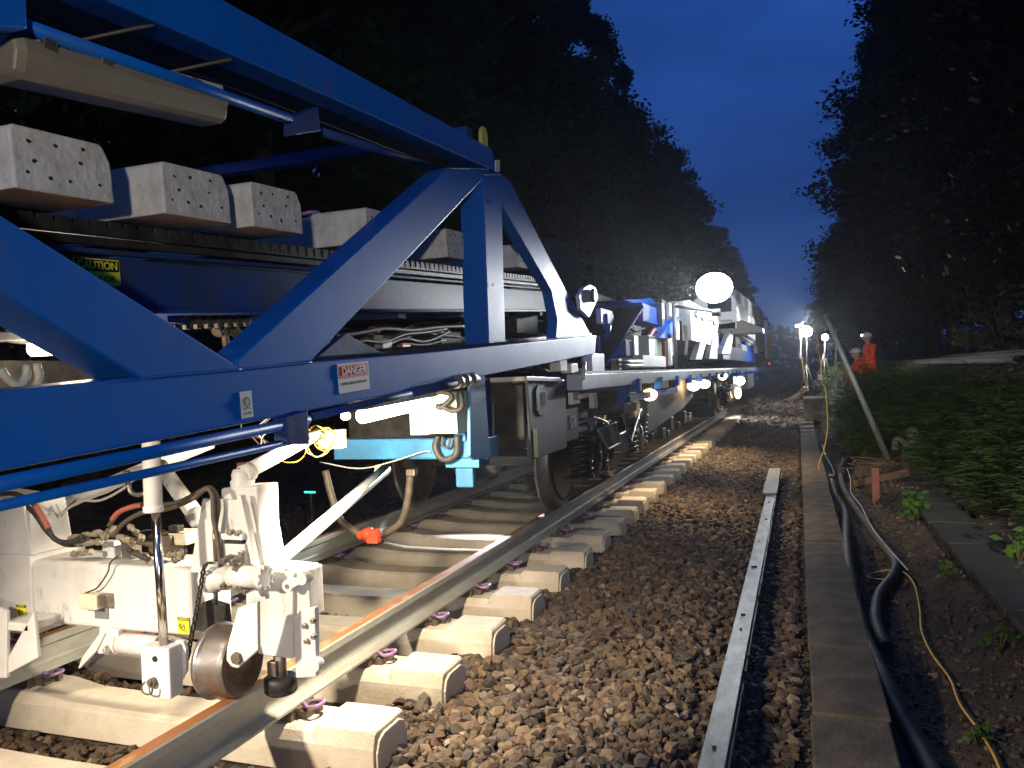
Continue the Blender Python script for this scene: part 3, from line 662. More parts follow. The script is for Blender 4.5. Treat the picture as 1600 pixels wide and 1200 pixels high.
# numbered plate
c = P(895, 660, x=-1.62)
poly('number_plate', [(884, 640), (903, 636), (904, 684), (886, 690)], x=-1.62, th=.01, m=MATS['dark_grey_panel'], mirror=False, bev=0)
text('lettering', '571', .125, PAPER, train, c+Vector((.006, 0, 0)), (0, 1, 0), (0, 0, 1), .002, .9)
# coupling bits between truss end and deck
for b_ in ((876, 560, 886, 580), (893, 568, 903, 583), (912, 575, 917, 590), (926, 553, 944, 586)):
    pbox('end_bracket', *b_, -1.58, .08, WHITEP)
pbox('padlock_tag', 906, 588, 918, 606, -1.52, .02, mat('brass', (.4, .28, .1), .4, .7)); 
a = MB(); a.cyl(P(914, 565, x=-1.5), P(910, 592, x=-1.5), .012, .02, n=10); a.build('tapered_pin', CREAM, train)
hoses('hydraulic_hose', 5, 770, 930, 556, 590, -2.0, -1.7, [RUBBER], (.01, .018), 8)

# ---- bogie
BOG = mat('black_bogie_paint', (.009, .009, .010), .33, col2=(.02, .018, .016), nscale=8, bump=.15, bscale=40)
def make_bogie(parent, yc, wb=2.1, label=None):
    """yc: near axle"""
    f = MB(); zw = .02+.159+.46
    for s in (-1, 1):
        x = TC+s*1.02
        prof = [(-.62, .86), (-.55, .95), (.15, .93), (.55, .74), (wb-.55, .74), (wb-.15, .93), (wb+.55, .95), (wb+.62, .86), (wb+.30, .80), (wb-.35, .60), (wb-.55, .46), (.55, .46), (.35, .60), (-.30, .80)]
        f.prism([(x-.06, yc+a_, b_) for a_, b_ in prof], (.12, 0, 0))
        f.mm((x-.10, yc+.75, .98), (x+.22, yc+wb-.65, 1.20)); f.prism([(x+.075, yc+a_, b_) for a_, b_ in [(.62, .55), (.75, .78), (1.3, .78), (1.42, .55)]], (.05, 0, 0))
    f.mm((TC-1.0, yc+wb/2-.2, .6), (TC+1.0, yc+wb/2+.2, .9)); b = f.build('bogie', BOG, parent, bevel=.012)
    for ax in (0, wb):
        y = yc+ax
        for s in (-1, 1):
            w = MB(); x = TC+s*.75
            w.lathe((x+s*.07, y, zw), (-s, 0, 0), [(0, .05), (0, .12), (.03, .14), (.05, .36), (.01, .40), (.0, .425), (.02, .448), (.10, .455), (.108, .478), (.130, .484), (.142, .47), (.142, .40), (.11, .37), (.10, .14), (.14, .12), (.14, .05)], 48)
            w.build('wheel', [STEEL, BOG][0:1], b)
            w = MB(); w.cyl((x+s*.068, y, zw), (x+s*.074, y, zw), .37, n=40); w.build('wheel_web', BOG, b)
            a = MB(); xx = TC+s*1.07
            a.box((xx-s*.05, y, zw), (.16, .30, .27)); a.lathe((xx+s*.02, y, zw), (s, 0, 0), [(0, .15), (.05, .145), (.07, .12), (.075, .05), (.085, .045), (.09, 0)], 28)
            for t in range(6): a.cyl((xx+s*.07, y+.105*math.cos(t*math.pi/3), zw+.105*math.sin(t*math.pi/3)), (xx+s*.09, y+.105*math.cos(t*math.pi/3), zw+.105*math.sin(t*math.pi/3)), .014, n=8)
            a.box((xx-s*.05, y-.28, zw-.16), (.18, .26, .04)); a.box((xx-s*.05, y+.28, zw-.16), (.18, .26, .04)); a.build('axlebox', BOG, b, bevel=.008)
            for dy in (-.29, .29):
                c = MB(); n = 78; c.tube([(xx+.0+.085*math.cos(t*.5), y+dy+.085*math.sin(t*.5), zw-.13+.34*t/n) for t in range(n)], .017, 8, 1); c.build('coil_spring', BOG, b)
                c = MB(); c.cyl((xx, y+dy, zw+.21), (xx, y+dy, zw+.25), .12, n=20); c.cyl((xx, y+dy, zw-.15), (xx, y+dy, zw-.13), .11, n=20); c.build('spring_seat', BOG, b)
            c = MB(); c.cyl((xx, y-.02, zw+.16), (xx+.01, y+.16, zw+.40), .045, n=14); c.build('damper', GREYP, b)
        a = MB(); a.cyl((TC-.7, y, zw), (TC+.7, y, zw), .08, n=18); a.build('axle', DARKB, b)
    a = MB(); 
    for yy in (yc+.35, yc+wb-.35): a.tube([(TC+1.14, yy, .9), (TC+1.2, yy+.1, .75), (TC+1.15, yy+.25, .62), (TC+1.18, yy+.4, .6)], .012, 8)
    a.build('bogie_pipe', RUBBER, b)
    return b
wag = empty('machinery_wagon', (TC, 12, 0), 'flat wagon with blue machinery and white lit deck edge, bogies below', 'rail wagon')
make_bogie(wag, 7.05)
make_bogie(wag, 21.4)
# small items around the near bogie top
for i in range(2): pbox('number_box', 903+i*0, 640+i*22, 918, 655+i*22, -1.66, .06, MATS['dark_grey_panel'], wag)
for k in range(5):
    pbox('terminal_strip', 903+k*3, 648, 905+k*3, 653, -1.655, .01, INK, wag, 0)
pbox('bogie_cover', 936, 618, 975, 648, -1.74, .5, BOG, wag, .02); pbox('bogie_cover', 976, 616, 992, 642, -1.72, .12, GREYP, wag, .02)
a = MB(); a.prism([P(u, v, x=-1.66) for u, v in [(934, 672), (962, 660), (966, 690), (948, 700)]], (-.03, 0, 0)); a.build('hanger_plate', BOG, wag, bevel=.01)
for pts in ([(934, 672), (962, 660), (968, 692), (950, 702), (934, 672)], [(972, 648), (986, 690), (1000, 640)], [(905, 660), (930, 652), (945, 658), (950, 664)]):
    a = MB(); a.tube([P(u, v, x=-1.63) for u, v in pts], .012, 8, 1); a.build('hanger_rod', GREYP, wag)
pbox('bracket_light', 896, 612, 906, 632, -1.6, .04, WHITEP, wag); pbox('bracket_light', 928, 618, 934, 638, -1.6, .04, WHITEP, wag)
a = MB(); a.cyl(P(904, 620, x=-1.6), P(930, 614, x=-1.6), .02, n=10); a.build('link_rod', WHITEP, wag)
# deck
a = MB(); a.mm((-1.50, 5.7, 1.275), (-1.62, 42, 1.395)); a.mm((-4.14, 5.7, 1.275), (-4.26, 42, 1.395)); a.build('deck_side_beam', mat('blue_paint_baked_light', (.42, .47, .55), .35, col2=(.30, .36, .46), nscale=3), wag, bevel=.006)  # blue deck edge, its strong white lighting put into the pale colour
a = MB(); a.mm((-1.62, 5.75, 1.33), (-4.14, 42, 1.37)); a.mm((-2.6, 5.8, .95), (-3.2, 42, 1.33)); a.build('deck', BLACK, wag)
a = MB(); a.mm((-1.505, 5.7, 1.398), (-1.55, 42, 1.415)); a.build('deck_lip', GREYP, wag)
for y in np.arange(7.8, 40, 1.35):
    a = MB(); a.mm((-1.47, y, 1.20), (-1.56, y+.12, 1.33)); a.build('stake_pocket', BLUEB, wag, bevel=.005)
a = MB(); a.mm((-1.56, 7.6, 1.10), (-1.66, 11.0, 1.17)); a.mm((-1.56, 7.6, 1.10), (-1.66, 7.75, 1.275)); a.mm((-1.56, 10.9, 1.10), (-1.66, 11.0, 1.275)); a.build('tool_rack', BLUEB, wag, bevel=.004)
a = MB(); a.prism([(-1.78, y, z) for y, z in [(9.9, 1.26), (14.5, 1.26), (14.5, .92), (13.2, .78), (9.9, .62)]], (-2.2, 0, 0)); a.build('side_skirt', mat('grey_skirt', (.16, .155, .15), .55, col2=(.11, .10, .09), nscale=3), wag, bevel=.008)
a = MB(); a.mm((-1.74, 14.0, 1.0), (-1.8, 14.6, 1.26)); a.build('skirt_end', GREYP, wag, bevel=.006)
for i in range(10):
    a = MB(); y = 10.2+i*.42; a.box((-1.86+random.uniform(-.08, .05), y, .55+random.uniform(-.05, .12)), (.2, random.uniform(.1, .3), random.uniform(.08, .2))); a.build('brake_gear', BLACK, wag, bevel=.01)
# warm work lamps slung below the deck
def lamp(name, u, v, x, r, m, parent, sc=(1, 1.6, .8), power=0, col=(1, .75, .45)):
    c = P(u, v, x=x); a = MB(); a.sphere(c, r, 16, sc); o = a.build(name, m, parent)
    h = MB(); h.box(c+Vector((-.02, 0, r*sc[2]+.03)), (r*1.2, r*2.4, .03)); h.build('lamp_housing', BLACK, o, bevel=.004)
    if power:
        spot(name+'_glow', c+Vector((.2, 0, -.1)), c+Vector((.55, .0, -1.5)), power*3, col, 125, .6, r)
    return o
lamp('work_lamp', 1015, 617, -1.6, .085, TUBE2, wag, (1, 1.7, .8), 30)
lamp('work_lamp', 1084, 603, -1.6, .10, TUBE2, wag, (1, 2.2, .8), 40)
lamp('work_lamp', 1101, 600, -1.6, .10, TUBE2, wag, (1, 2.2, .8), 40)
lamp('work_lamp', 1129, 587, -1.6, .10, TUBE2, wag, (1, 2, 1))
lamp('work_lamp', 1157, 595, -1.55, .12, LWHITE, wag, (1, 1.5, 1), 50, (.9, .95, 1))
lamp('work_lamp', 1153, 614, -1.6, .09, TUBE2, wag, (1, 1.5, 1.8))
# machinery on deck
XM = -1.60
a = MB(); a.prism([P(u, v, x=-1.62) for u, v in [(972, 480), (1006, 478), (950, 566), (941, 578), (932, 566)]], (-.35, 0, 0)); a.build('folding_arm', mat('navy_paint', (.0015, .0025, .010), .9, spec=.0), wag, bevel=.006)
a = MB(); a.cyl(P(1005, 480, x=-1.60), P(949, 568, x=-1.60), .010, n=8); a.build('arm_edge', BLUEB, wag)
pbox('hopper', 1005, 484, 1032, 501, -1.75, 1.2, BLUEB, wag)
a = MB(); a.prism([P(u, v, x=-1.95) for u, v in [(975, 468), (1018, 466), (1040, 482), (1060, 488), (1058, 497), (1006, 500), (1003, 480)]], (-1.6, 0, 0)); a.build('hopper_cover', BLUEB, wag, bevel=.01)
a = MB(); a.prism([P(u, v, x=-1.60) for u, v in [(1052, 500), (1065, 494), (1048, 530), (1030, 528)]], (-.2, 0, 0)); a.build('brace', BLUEB, wag, bevel=.006)
pbox('machine_frame', 1036, 480, 1060, 496, -1.75, .06, BLACK, wag)
for u in (1036, 1048, 1058): pbox('frame_post', u, 475, u+2, 530, -1.68, .05, GREYP, wag, 0)
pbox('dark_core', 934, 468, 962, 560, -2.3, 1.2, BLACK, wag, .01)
pbox('link_plate', 940, 487, 958, 505, -1.66, .05, mat('pale_blue_plate', (.35, .45, .7), .4), wag)
pbox('link_plate', 950, 492, 959, 515, -1.64, .05, BLUEB, wag)
a = MB(); a.cyl(P(952, 508, x=-1.6), P(948, 526, x=-1.6), .022, n=10); a.cyl(P(935, 525, x=-1.6), P(936, 560, x=-1.6), .012, n=8); a.build('ram', BLUEB, wag)
pbox('control_cabinet', 1015, 529, 1041, 558, -1.66, .3, mat('pale_green_grey', (.45, .5, .42), .4), wag, .01, label='pale grey-green control cabinet')
pbox('tool_box', 1005, 557, 1040, 574, -1.60, .3, WHITEP, wag, .01, label='long white box on deck')
pbox('tank', 978, 532, 992, 558, -1.7, .3, BLUEB, wag, .02); pbox('tank_strap', 992, 525, 997, 558, -1.68, .3, WHITEP, wag, .01)
pbox('pump_panel', 985, 510, 1002, 532, -1.85, .3, mat('beige_panel', (.4, .42, .34), .5), wag, .01)
a = MB(); a.cyl(P(959, 566, x=-1.62), P(1002, 565, x=-1.62), .025, n=12); a.cyl(P(959, 573, x=-1.62), P(1002, 571, x=-1.62), .025, n=12); a.build('pipe_pair', STEEL, wag)
pbox('pipe_clamp', 968, 560, 971, 578, -1.6, .08, WHITEP, wag); pbox('mount_post', 927, 553, 943, 583, -1.6, .1, WHITEP, wag, .01)
random.seed(21)
for i in range(16):
    u = random.uniform(962, 1035); v = random.uniform(500, 545)
    a = MB(); a.tube([P(u+random.uniform(-12, 12), v+random.uniform(-9, 9), x=-1.8) for _ in range(4)], random.uniform(.008, .02), 6, 4)
    a.build('machine_hose', random.choice([RUBBER, GREYP, BLUEB, REDC if i < 3 else STEEL]), wag)
a = MB(); a.tube([P(u, v, x=-1.7) for u, v in [(1012, 530), (1022, 516), (1030, 524), (1038, 514)]], .03, 8); a.build('red_hose', REDC, wag)
pbox('rusty_upright', 1040, 525, 1045, 573, -1.62, .06, RUSTP, wag); pbox('pale_upright', 1045, 522, 1049, 571, -1.60, .04, WHITEP, wag)
pbox('curtain', 1049, 505, 1073, 570, -1.75, 1.6, CURT, wag); 
for u, v in ((1050, 512), (1071, 508)):
    a = MB(); a.tube([P(u+2*math.sin(k), v+k*15, x=-1.68) for k in range(4)], .03, 6); a.build('curtain_hem', mat('pale_cloth', (.5, .42, .38), .7), wag)
pbox('dark_cabinet', 1060, 488, 1080, 512, -1.85, 1.4, GREYP, wag)
o = pbox('slotted_bin', 1081, 495, 1121, 532, -1.60, .9, WHITEP, wag, .01)
for k in range(7):
    u = 1086+k*4.6; pbox('bin_slot', u, 503, u+.9, 510, -1.597, .01, INK, o, 0)
a = MB(); a.prism([P(u, v, x=-1.58) for u, v in [(1096, 530), (1105, 530), (1097, 562), (1087, 562)]], (-.1, 0, 0)); a.prism([P(u, v, x=-1.58) for u, v in [(1114, 530), (1121, 530), (1121, 561), (1108, 561)]], (-.1, 0, 0)); a.build('bin_leg', WHITEP, wag, bevel=.006)
pbox('inner_cabinet', 1103, 534, 1118, 560, -1.8, .8, BLUEB, wag); pbox('inner_cabinet', 1121, 520, 1128, 545, -1.7, .5, BLUEB, wag)
a = MB(); a.tube([P(u, v, x=-1.6) for u, v in [(1084, 490), (1098, 496), (1112, 500), (1120, 504)]], .035, 8); a.build('top_rail', GREYP, wag)
for u, v in ((1089, 492), (1099, 498), (1117, 505)): pbox('rail_knob', u, v-3, u+5, v+4, -1.57, .1, BLACK, wag)

# ------------------------------------------------------------------ cab vehicle
cab = empty('cab_vehicle', (-2.3, 30, 1.4), 'white cab vehicle at the far end of the train, behind the dazzling round work light', 'rail vehicle')
YC = 21.0
fl = P(1077, 500, y=YC); x0c = fl.x; x1c = -1.5
def py(u, v, y=YC): return P(u, v, y=y)
zt = py(1150, 458).z; ztl = py(1077, 470).z; zb = py(1110, 518).z
WCB = mat('cab_white_paint', (.55, .56, .55), .45, col2=(.42, .42, .41), nscale=2)
xr = py(1152, 500).x
pts = [(x0c, YC, zb), (xr, YC, zb), (xr, YC, zt-.15), (xr-.25, YC, zt+.10), (x0c+.4, YC, zt+.12), (x0c, YC, ztl-.1)]
a = MB(); a.prism(pts, (0, 9, 0)); body = a.build('cab_body', WCB, cab, bevel=.05, seg=3)
a = MB(); a.prism([(xr+.003, YC+.4, zb+.35), (xr+.003, YC+.4, zt-.25), (-1.55, YC+2.0, zt-.55), (-1.55, YC+2.0, zb+.3)], (-.6, 0, 0)); a.prism([(-1.55, YC+2, zb), (-1.55, YC+2, zt-.2), (-1.55, YC+20, zt-.2), (-1.55, YC+20, zb-.2)], (-.9, 0, 0)); a.build('side_body', WCB, cab, bevel=.04)
w0, w1 = py(1106, 489), py(1143, 474)
a = MB(); a.mm((w0.x, YC-.02, w0.z), (w1.x, YC-.006, w1.z+.15)); a.build('windscreen', GLASS, cab, bevel=.04, seg=3)
a = MB(); a.mm((w0.x-.06, YC-.012, w0.z-.06), (w1.x+.06, YC-.002, w1.z+.2)); a.build('window_surround', WCB, cab, bevel=.03)
for u in (1100, 1148): q = py(u, 480); a = MB(); a.mm((q.x, YC-.03, zb+.05), (q.x+.03, YC-.003, zt-.3)); a.build('panel_rib', WCB, cab)
q = py(1135, 502); a = MB(); a.mm((q.x-.15, YC-.02, q.z-.03), (q.x+.15, YC-.004, q.z+.04)); a.build('vent_grille', GREYP, cab)
a = MB(); a.prism([py(u, v) for u, v in [(1108, 508), (1160, 500), (1192, 512), (1192, 520), (1120, 524)]], (0, .8, 0)); a.build('cab_floor', DARKB, cab, bevel=.02)
# round work light on an arm at the side of the machinery wagon
c = HLP; rad = .232
a = MB(); a.sphere(c, rad, 32, (1.02, .8, .86)); hl = a.build('round_work_light', HEADL, wag, label='dazzling round white work light')
a = MB(); a.cyl((-1.56, 10.95, 1.4), (-1.56, 10.95, 2.3), .025, n=12); a.cyl((-1.56, 10.95, 2.27), (-1.0, 10.92, 2.16), .022, n=12); a.cyl((-1.0, 10.92, 2.10), (-1.0, 10.92, 2.19), .06, n=14); a.build('lamp_arm', GREYP, wag)
lamp('warm_spotlight', 1163, 499, -1.55, .17, emi('lit_spot', (1, .72, .45), 18), cab, (1, 1, 1.2), 40, (1, .75, .5))
# posts and equipment below the cab
for pl in ([(1141, 516), (1147, 518), (1141, 554), (1128, 553)], [(1181, 508), (1187, 506), (1187, 552), (1182, 552)], [(1198, 500), (1200, 500), (1200, 556), (1198, 556)]):
    a = MB(); a.prism([P(u, v, x=-1.55) for u, v in pl], (-.12, 0, 0)); a.build('cab_post', WHITEP, cab, bevel=.01)
pbox('blue_generator', 1166, 527, 1181, 556, -1.65, .8, BLUEB, cab, .02); pbox('generator_base', 1130, 552, 1180, 562, -1.6, 1, BLUEB, cab, .02)
pbox('yellow_tank', 1170, 528, 1173, 539, -1.62, .1, YEL, cab, .02); pbox('orange_cloth', 1150, 518, 1156, 550, -1.7, .3, RUSTP, cab, .02)
pbox('white_drum', 1160, 540, 1167, 552, -1.6, .3, WHITEP, cab, .03); pbox('blue_panel', 1155, 516, 1160, 545, -1.8, .3, BLUEB, cab, .01)
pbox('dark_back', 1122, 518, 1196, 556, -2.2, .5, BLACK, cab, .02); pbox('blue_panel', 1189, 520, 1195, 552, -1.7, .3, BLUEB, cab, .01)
for k, v in enumerate((531, 540, 549)): pbox('marker_plate', 1201, v, 1206, v+5, -1.35, .06, mat('orange_plate', (.8, .25, .08), .5), cab, .01)
pbox('marker_post', 1199, 530, 1201, 560, -1.38, .06, WHITEP, cab)
a = MB(); a.sphere(P(1202, 568, x=-1.4), .06, 10); a.build('tail_lamp', REDEM, cab)
for k in range(7): pbox('roof_box', 1152+k*6, 459+k*5, 1157+k*6, 470+k*6, -1.56, .5, WHITEP if k % 2 else GREYP, cab, .02)
a = MB(); a.mm((-1.55, 23.5, .75), (-1.9, 24.4, 1.25)); a.build('underfloor_box', GREYP, cab, bevel=.02); a = MB(); a.mm((-1.55, 27, .7), (-2.0, 31, 1.2)); a.build('underfloor_box', GREYP, cab, bevel=.02)
a = MB(); a.mm((-1.5, 33, .9), (-1.6, 40, 1.05)); a.build('step_rail', BLUEB, cab)

# ------------------------------------------------------------------ sleepers riding on the conveyor
def conv_sleeper(y_near, top_z, xr_, label, flip=False):
    r = empty('concrete_sleeper', (0, 0, 0), label, 'sleeper', 'concrete sleepers riding on the conveyor')
    h = .148; xL = xr_-2.5
    sec = [(-.0, -h), (.285, -h), (.283, -.045), (.262, -.006), (.250, 0), (.012, 0), (.002, -.01)]
    st = [(xr_, 0), (xr_-.26, 0), (xr_-.285, -.02), (xr_-.62, -.02), (xr_-.85, -.045), (xr_-1.65, -.045), (xr_-1.88, -.02), (xr_-2.2, -.02), (xr_-2.25, 0), (xL, 0)]
    m = MB(); vs = []
    for x, dz in st:
        for a_, b_ in sec: vs.append((x, a_, b_+(dz if b_ > -.02 else 0)))
    L = 7; n = len(st)-1
    m.add(vs, [(k*L+i, k*L+(i+1) % L, (k+1)*L+(i+1) % L, (k+1)*L+i) for k in range(n) for i in range(L)]); m.add(vs, [tuple(range(L))[::-1], tuple(range(n*L, n*L+L))])
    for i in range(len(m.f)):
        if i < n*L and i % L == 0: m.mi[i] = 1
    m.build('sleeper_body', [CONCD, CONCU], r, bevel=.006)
    hm = MB()
    for a_, b_ in [(.05, -.035), (.115, -.03), (.2, -.028), (.06, -.075), (.19, -.062), (.035, -.105), (.095, -.108), (.15, -.11), (.24, -.105)]:
        hm.cyl((xr_-.001, a_+random.uniform(-.008, .008), b_+random.uniform(-.006, .006)), (xr_+.0015, a_, b_), .0042, n=8)
    hm.build('wire_ends', HOLE, r)
    for d, xx in ((1, xr_-.39), (-1, xr_-.56), (1, xr_-1.88), (-1, xr_-2.05)):
        c = MB(); c.tube([(a_, b_+.14, c_+.0) for a_, b_, c_ in clip_tube(xx, d)], .0085, 8, 4); c.build('rail_clip', PURP, r)
    r.location = (0, y_near, top_z); r.rotation_euler.x = .063
    return r
CS = [((12, 190), 'large grey concrete sleeper end at the left edge, below the unlit lamp'),
      ((250, 250), 'second grey concrete sleeper on the conveyor from the left edge, side face lit'),
      ((390, 282), 'third grey concrete sleeper on the conveyor, its end pocked with wire holes'),
      ((570, 323), 'pale concrete sleeper on the conveyor just left of the blue diagonal'),
      ((696, 356), 'concrete sleeper on the conveyor seen between the blue diagonal and the post'),
      ((808, 381), 'concrete sleeper on the conveyor behind the end diagonal of the truss')]
for (u, v), lab in CS:
    p = P(u, v, x=-1.66); conv_sleeper(p.y, p.z, -1.66, lab)

# ------------------------------------------------------------------ white wheeled carriage on the rails
car = empty('rail_carriage', (-2.3, 2.6, 0), 'white painted steel carriage running on the near rail, with hoses, ram and worn wheel', 'rail carriage')
def cb(name, u0, v0, u1, v1, y, dep, m=WHITEP, bev=.008, parent=car, **k): return ybox(name, u0, v0, u1, v1, y, dep, m, parent, bev, **k)
def cp(name, px, y, dep, m=WHITEP, bev=.005, parent=car, **k):
    a = MB(); a.prism([P(u, v, y=y) for u, v in px], (0, dep, 0)); return a.build(name, m, parent, bevel=bev, **k)
Yb = 2.66
p = P(296, 889, y=Yb); q = P(280, 994, y=Yb)
a = MB(); a.mm((p.x, Yb, q.z), (-4.2, Yb+.26, p.z)); a.build('main_beam', WHITEP, car, bevel=.022, seg=3)
cb('beam_collar', -60, 866, 47, 982, Yb-.012, .3)
cp('upright', [(-60, 770), (36, 784), (50, 868), (-60, 862)], Yb-.02, .22)
cp('end_gusset', [(2, 1046), (52, 955), (59, 1028), (3, 1058)], Yb-.16, .02); cp('end_gusset', [(-30, 940), (10, 955), (10, 1060), (-30, 1060)], Yb-.17, .02)
cb('gusset_base', 3, 975, 45, 985, Yb-.16, .16)
# caution stickers
NX = Vector((1, 0, 0)); NZ = Vector((0, 0, 1)); NY = Vector((0, -1, 0))
def caution(u, v, y, w, h):
    c = P(u, v, y=y-.002); s_ = plate('caution_sticker', c, w, h, YEL, car, r=NX, u=NZ, th=.0015)
    plate('black_panel', c+NZ*h*.38+NY*.0018, w*.94, h*.19, INK, s_, r=NX, u=NZ)
    text('lettering', 'CAUTION', h*.19, YEL, s_, c+NZ*h*.38+NY*.0042, NX, NZ, .0002, .85)
    a = MB(); a.tube([c+NX*(w*i)+NZ*(h*j)+NY*.002 for i, j in ((-.35, .05), (-.25, -.15), (-.05, -.3), (.3, -.32))], .0022, 6, 3)
    for k in range(4): a.tube([c+NX*(w*(-.3+.12*k))+NZ*(h*(-.12-.04*k))+NY*.002, c+NX*(w*(-.22+.12*k))+NZ*(h*(.15-.04*k))+NY*.002], .0018, 6, 1)
    a.build('crush_symbol', INK, s_)
caution(287, 977, Yb, .060, .070); caution(34, 955, Yb-.012, .062, .062)
# sensor with wire
cb('sensor', 123, 930, 150, 952, Yb-.05, .05, CREAM, .005); cb('sensor_mount', 145, 930, 168, 948, Yb-.035, .035, STEEL, .004); cb('sensor_plate', 148, 944, 168, 966, Yb-.006, .006, GREYP, .001)
a = MB(); a.tube([P(u, v, y=Yb-.03) for u, v in [(128, 930), (140, 924), (152, 918), (168, 895), (172, 880), (184, 868)]], .0035, 6); a.build('sensor_wire', RUBBER, car)
# spike, lower ram
cp('locating_spike', [(159, 984), (164, 990), (150, 1018), (124, 1045), (121, 1045), (127, 1028)], Yb-.02, .015)
cp('ram_bracket', [(155, 978), (184, 985), (184, 1022), (152, 1022)], Yb-.01, .05)
a = MB(); a.cyl(P(168, 1016, y=Yb-.03), P(168, 1016, y=Yb+.02), .022, n=6); a.cyl(P(168, 1016, y=Yb-.036), P(168, 1016, y=Yb+.02), .014, n=12); a.build('pivot_bolt', STEEL, car, bevel=.002)
a = MB(); a.cyl(P(184, 1004, y=Yb+.02), P(250, 1010, y=Yb+.02), .045, n=24); a.cyl(P(184, 1004, y=Yb+.02), P(190, 1004.5, y=Yb+.02), .05, n=24); a.build('lower_ram', WHITEP, car)
a = MB(); a.tube([P(u, v, y=Yb+.08) for u, v in [(195, 996), (215, 990), (238, 996)]], .006, 6); a.build('lower_hose', REDC, car)
# long vertical ram: barrel, rod, clevis block
a = MB(); a.cyl(P(236, 690, y=2.42), P(240, 797, y=2.42), .034, n=28); a.cyl(P(239.5, 790, y=2.42), P(240, 800, y=2.42), .038, n=28); a.build('vertical_ram', WHITEP, car, bevel=.003)
a = MB(); a.cyl(P(243, 797, y=2.42), P(257, 1016, y=2.42), .0175, n=24); a.build('ram_rod', CHROME, car)
cb('clevis_block', 222, 1014, 263, 1088, 2.38, .07, WHITEP, .006)
cp('clevis_plate', [(242, 1012), (250, 1000), (285, 1002), (290, 1014), (290, 1050), (272, 1082), (264, 1078), (264, 1014)], 2.45, .02)
a = MB(); q = P(241, 1030, y=2.375); a.cyl(q, q+Vector((0, .01, 0)), .011, n=14); q = P(272, 1012, y=2.445); a.cyl(q, q+Vector((0, .01, 0)), .015, n=14); a.build('pin_hole', HOLE, car)
a = MB(); q = P(235, 1068, y=2.36); a.cyl(q, q+Vector((0, .03, 0)), .018, n=10); a.cyl(q+Vector((0, -.01, .006)), q+Vector((0, .02, .006)), .010, n=10)
a.tube([q+Vector((-.02, -.008, .006)), q+Vector((-.034, -.01, -.012)), q+Vector((-.022, -.012, -.034)), q+Vector((.012, -.012, -.034)), q+Vector((.02, -.01, -.01))], .0038, 8); a.build('linch_pin', CASTI, car)
a = MB(); a.cyl(P(198, 735, y=2.5), P(200, 758, y=2.5), .012, n=10); a.tube([P(u, v, y=2.5) for u, v in [(200, 755), (204, 768), (214, 773), (226, 771)]], .010, 8); a.build('ram_port', STEEL, car)
# tapered column with hub, and triangular plate
cp('column', [(345, 763), (402, 760), (404, 824), (418, 905), (330, 905), (340, 880)], Yb+.0, .14, WHITEP, .008)
cp('column_plate', [(316, 779), (371, 781), (396, 895), (296, 895)], Yb-.045, .018, WHITEP, .004)
cp('column_rib', [(369, 775), (376, 775), (402, 895), (394, 895)], Yb-.065, .03, WHITEP, .003)
a = MB(); c = P(379, 752, y=Yb+.05); a.lathe(c, (0, 0, 1), [(-.03, .045), (0, .05), (.01, .042), (.03, .044), (.05, .036), (.055, .0)], 24); a.build('pivot_hub', WHITEP, car)
a = MB(); a.cyl(c+Vector((0, 0, .05)), c+Vector((0, 0, .078)), .02, n=6, smooth=False); a.build('hub_nut', RUSTP, car, bevel=.002)
cb('sensor_bar', 332, 835, 378, 843, Yb-.09, .04, WHITEP, .004); cb('sensor_slot', 350, 846, 378, 851, Yb-.075, .03, BLACK, .003); cb('pivot_block', 350, 851, 382, 885, Yb-.08, .03, WHITEP, .004)
for u, v in ((357, 833), (368, 834), (374, 865)):
    a = MB(); q = P(u, v, y=Yb-.1); a.cyl(q, q+Vector((0, .03, 0)), .011, n=6, smooth=False); a.build('hex_bolt', STEEL, car, bevel=.002)
# hydraulic motor with bolted end cap
q0 = P(322, 901, y=Yb-.09); q1 = P(352, 903, y=Yb-.09)
a = MB(); a.lathe(q0, q1-q0, [(0, 0), (0, .045), (.012, .062), (.055, .062), (.065, .05), (.11, .048), (.12, .0)], 28); a.build('hydraulic_motor', WHITEP, car)
q2, q3 = P(362, 900, y=Yb-.11), P(410, 902, y=Yb-.11)
a = MB(); a.cyl(q2, q3, .042, n=28); a.lathe(q3-Vector((.0, 0, 0)), q3-q2, [(-.004, .03), (-.004, .047), (.014, .047), (.016, .036), (.016, .0)], 28)
for k in range(10): t = 2*math.pi*k/10; c = q3+Vector((.014, .04*math.cos(t), .04*math.sin(t))); a.cyl(c, c+Vector((.008, 0, 0)), .007, n=8)
a.build('motor_cylinder', WHITEP, car)
for u, v, r in ((346, 878, .014), (360, 880, .016), (346, 918, .014), (357, 912, .018), (372, 921, .016), (380, 926, .012), (366, 894, .02)):
    a = MB(); q = P(u, v, y=Yb-.14); a.cyl(q, q+Vector((.012, .05, .01)), r, n=6, smooth=False); a.build('hose_fitting', STEEL, car, bevel=.002)
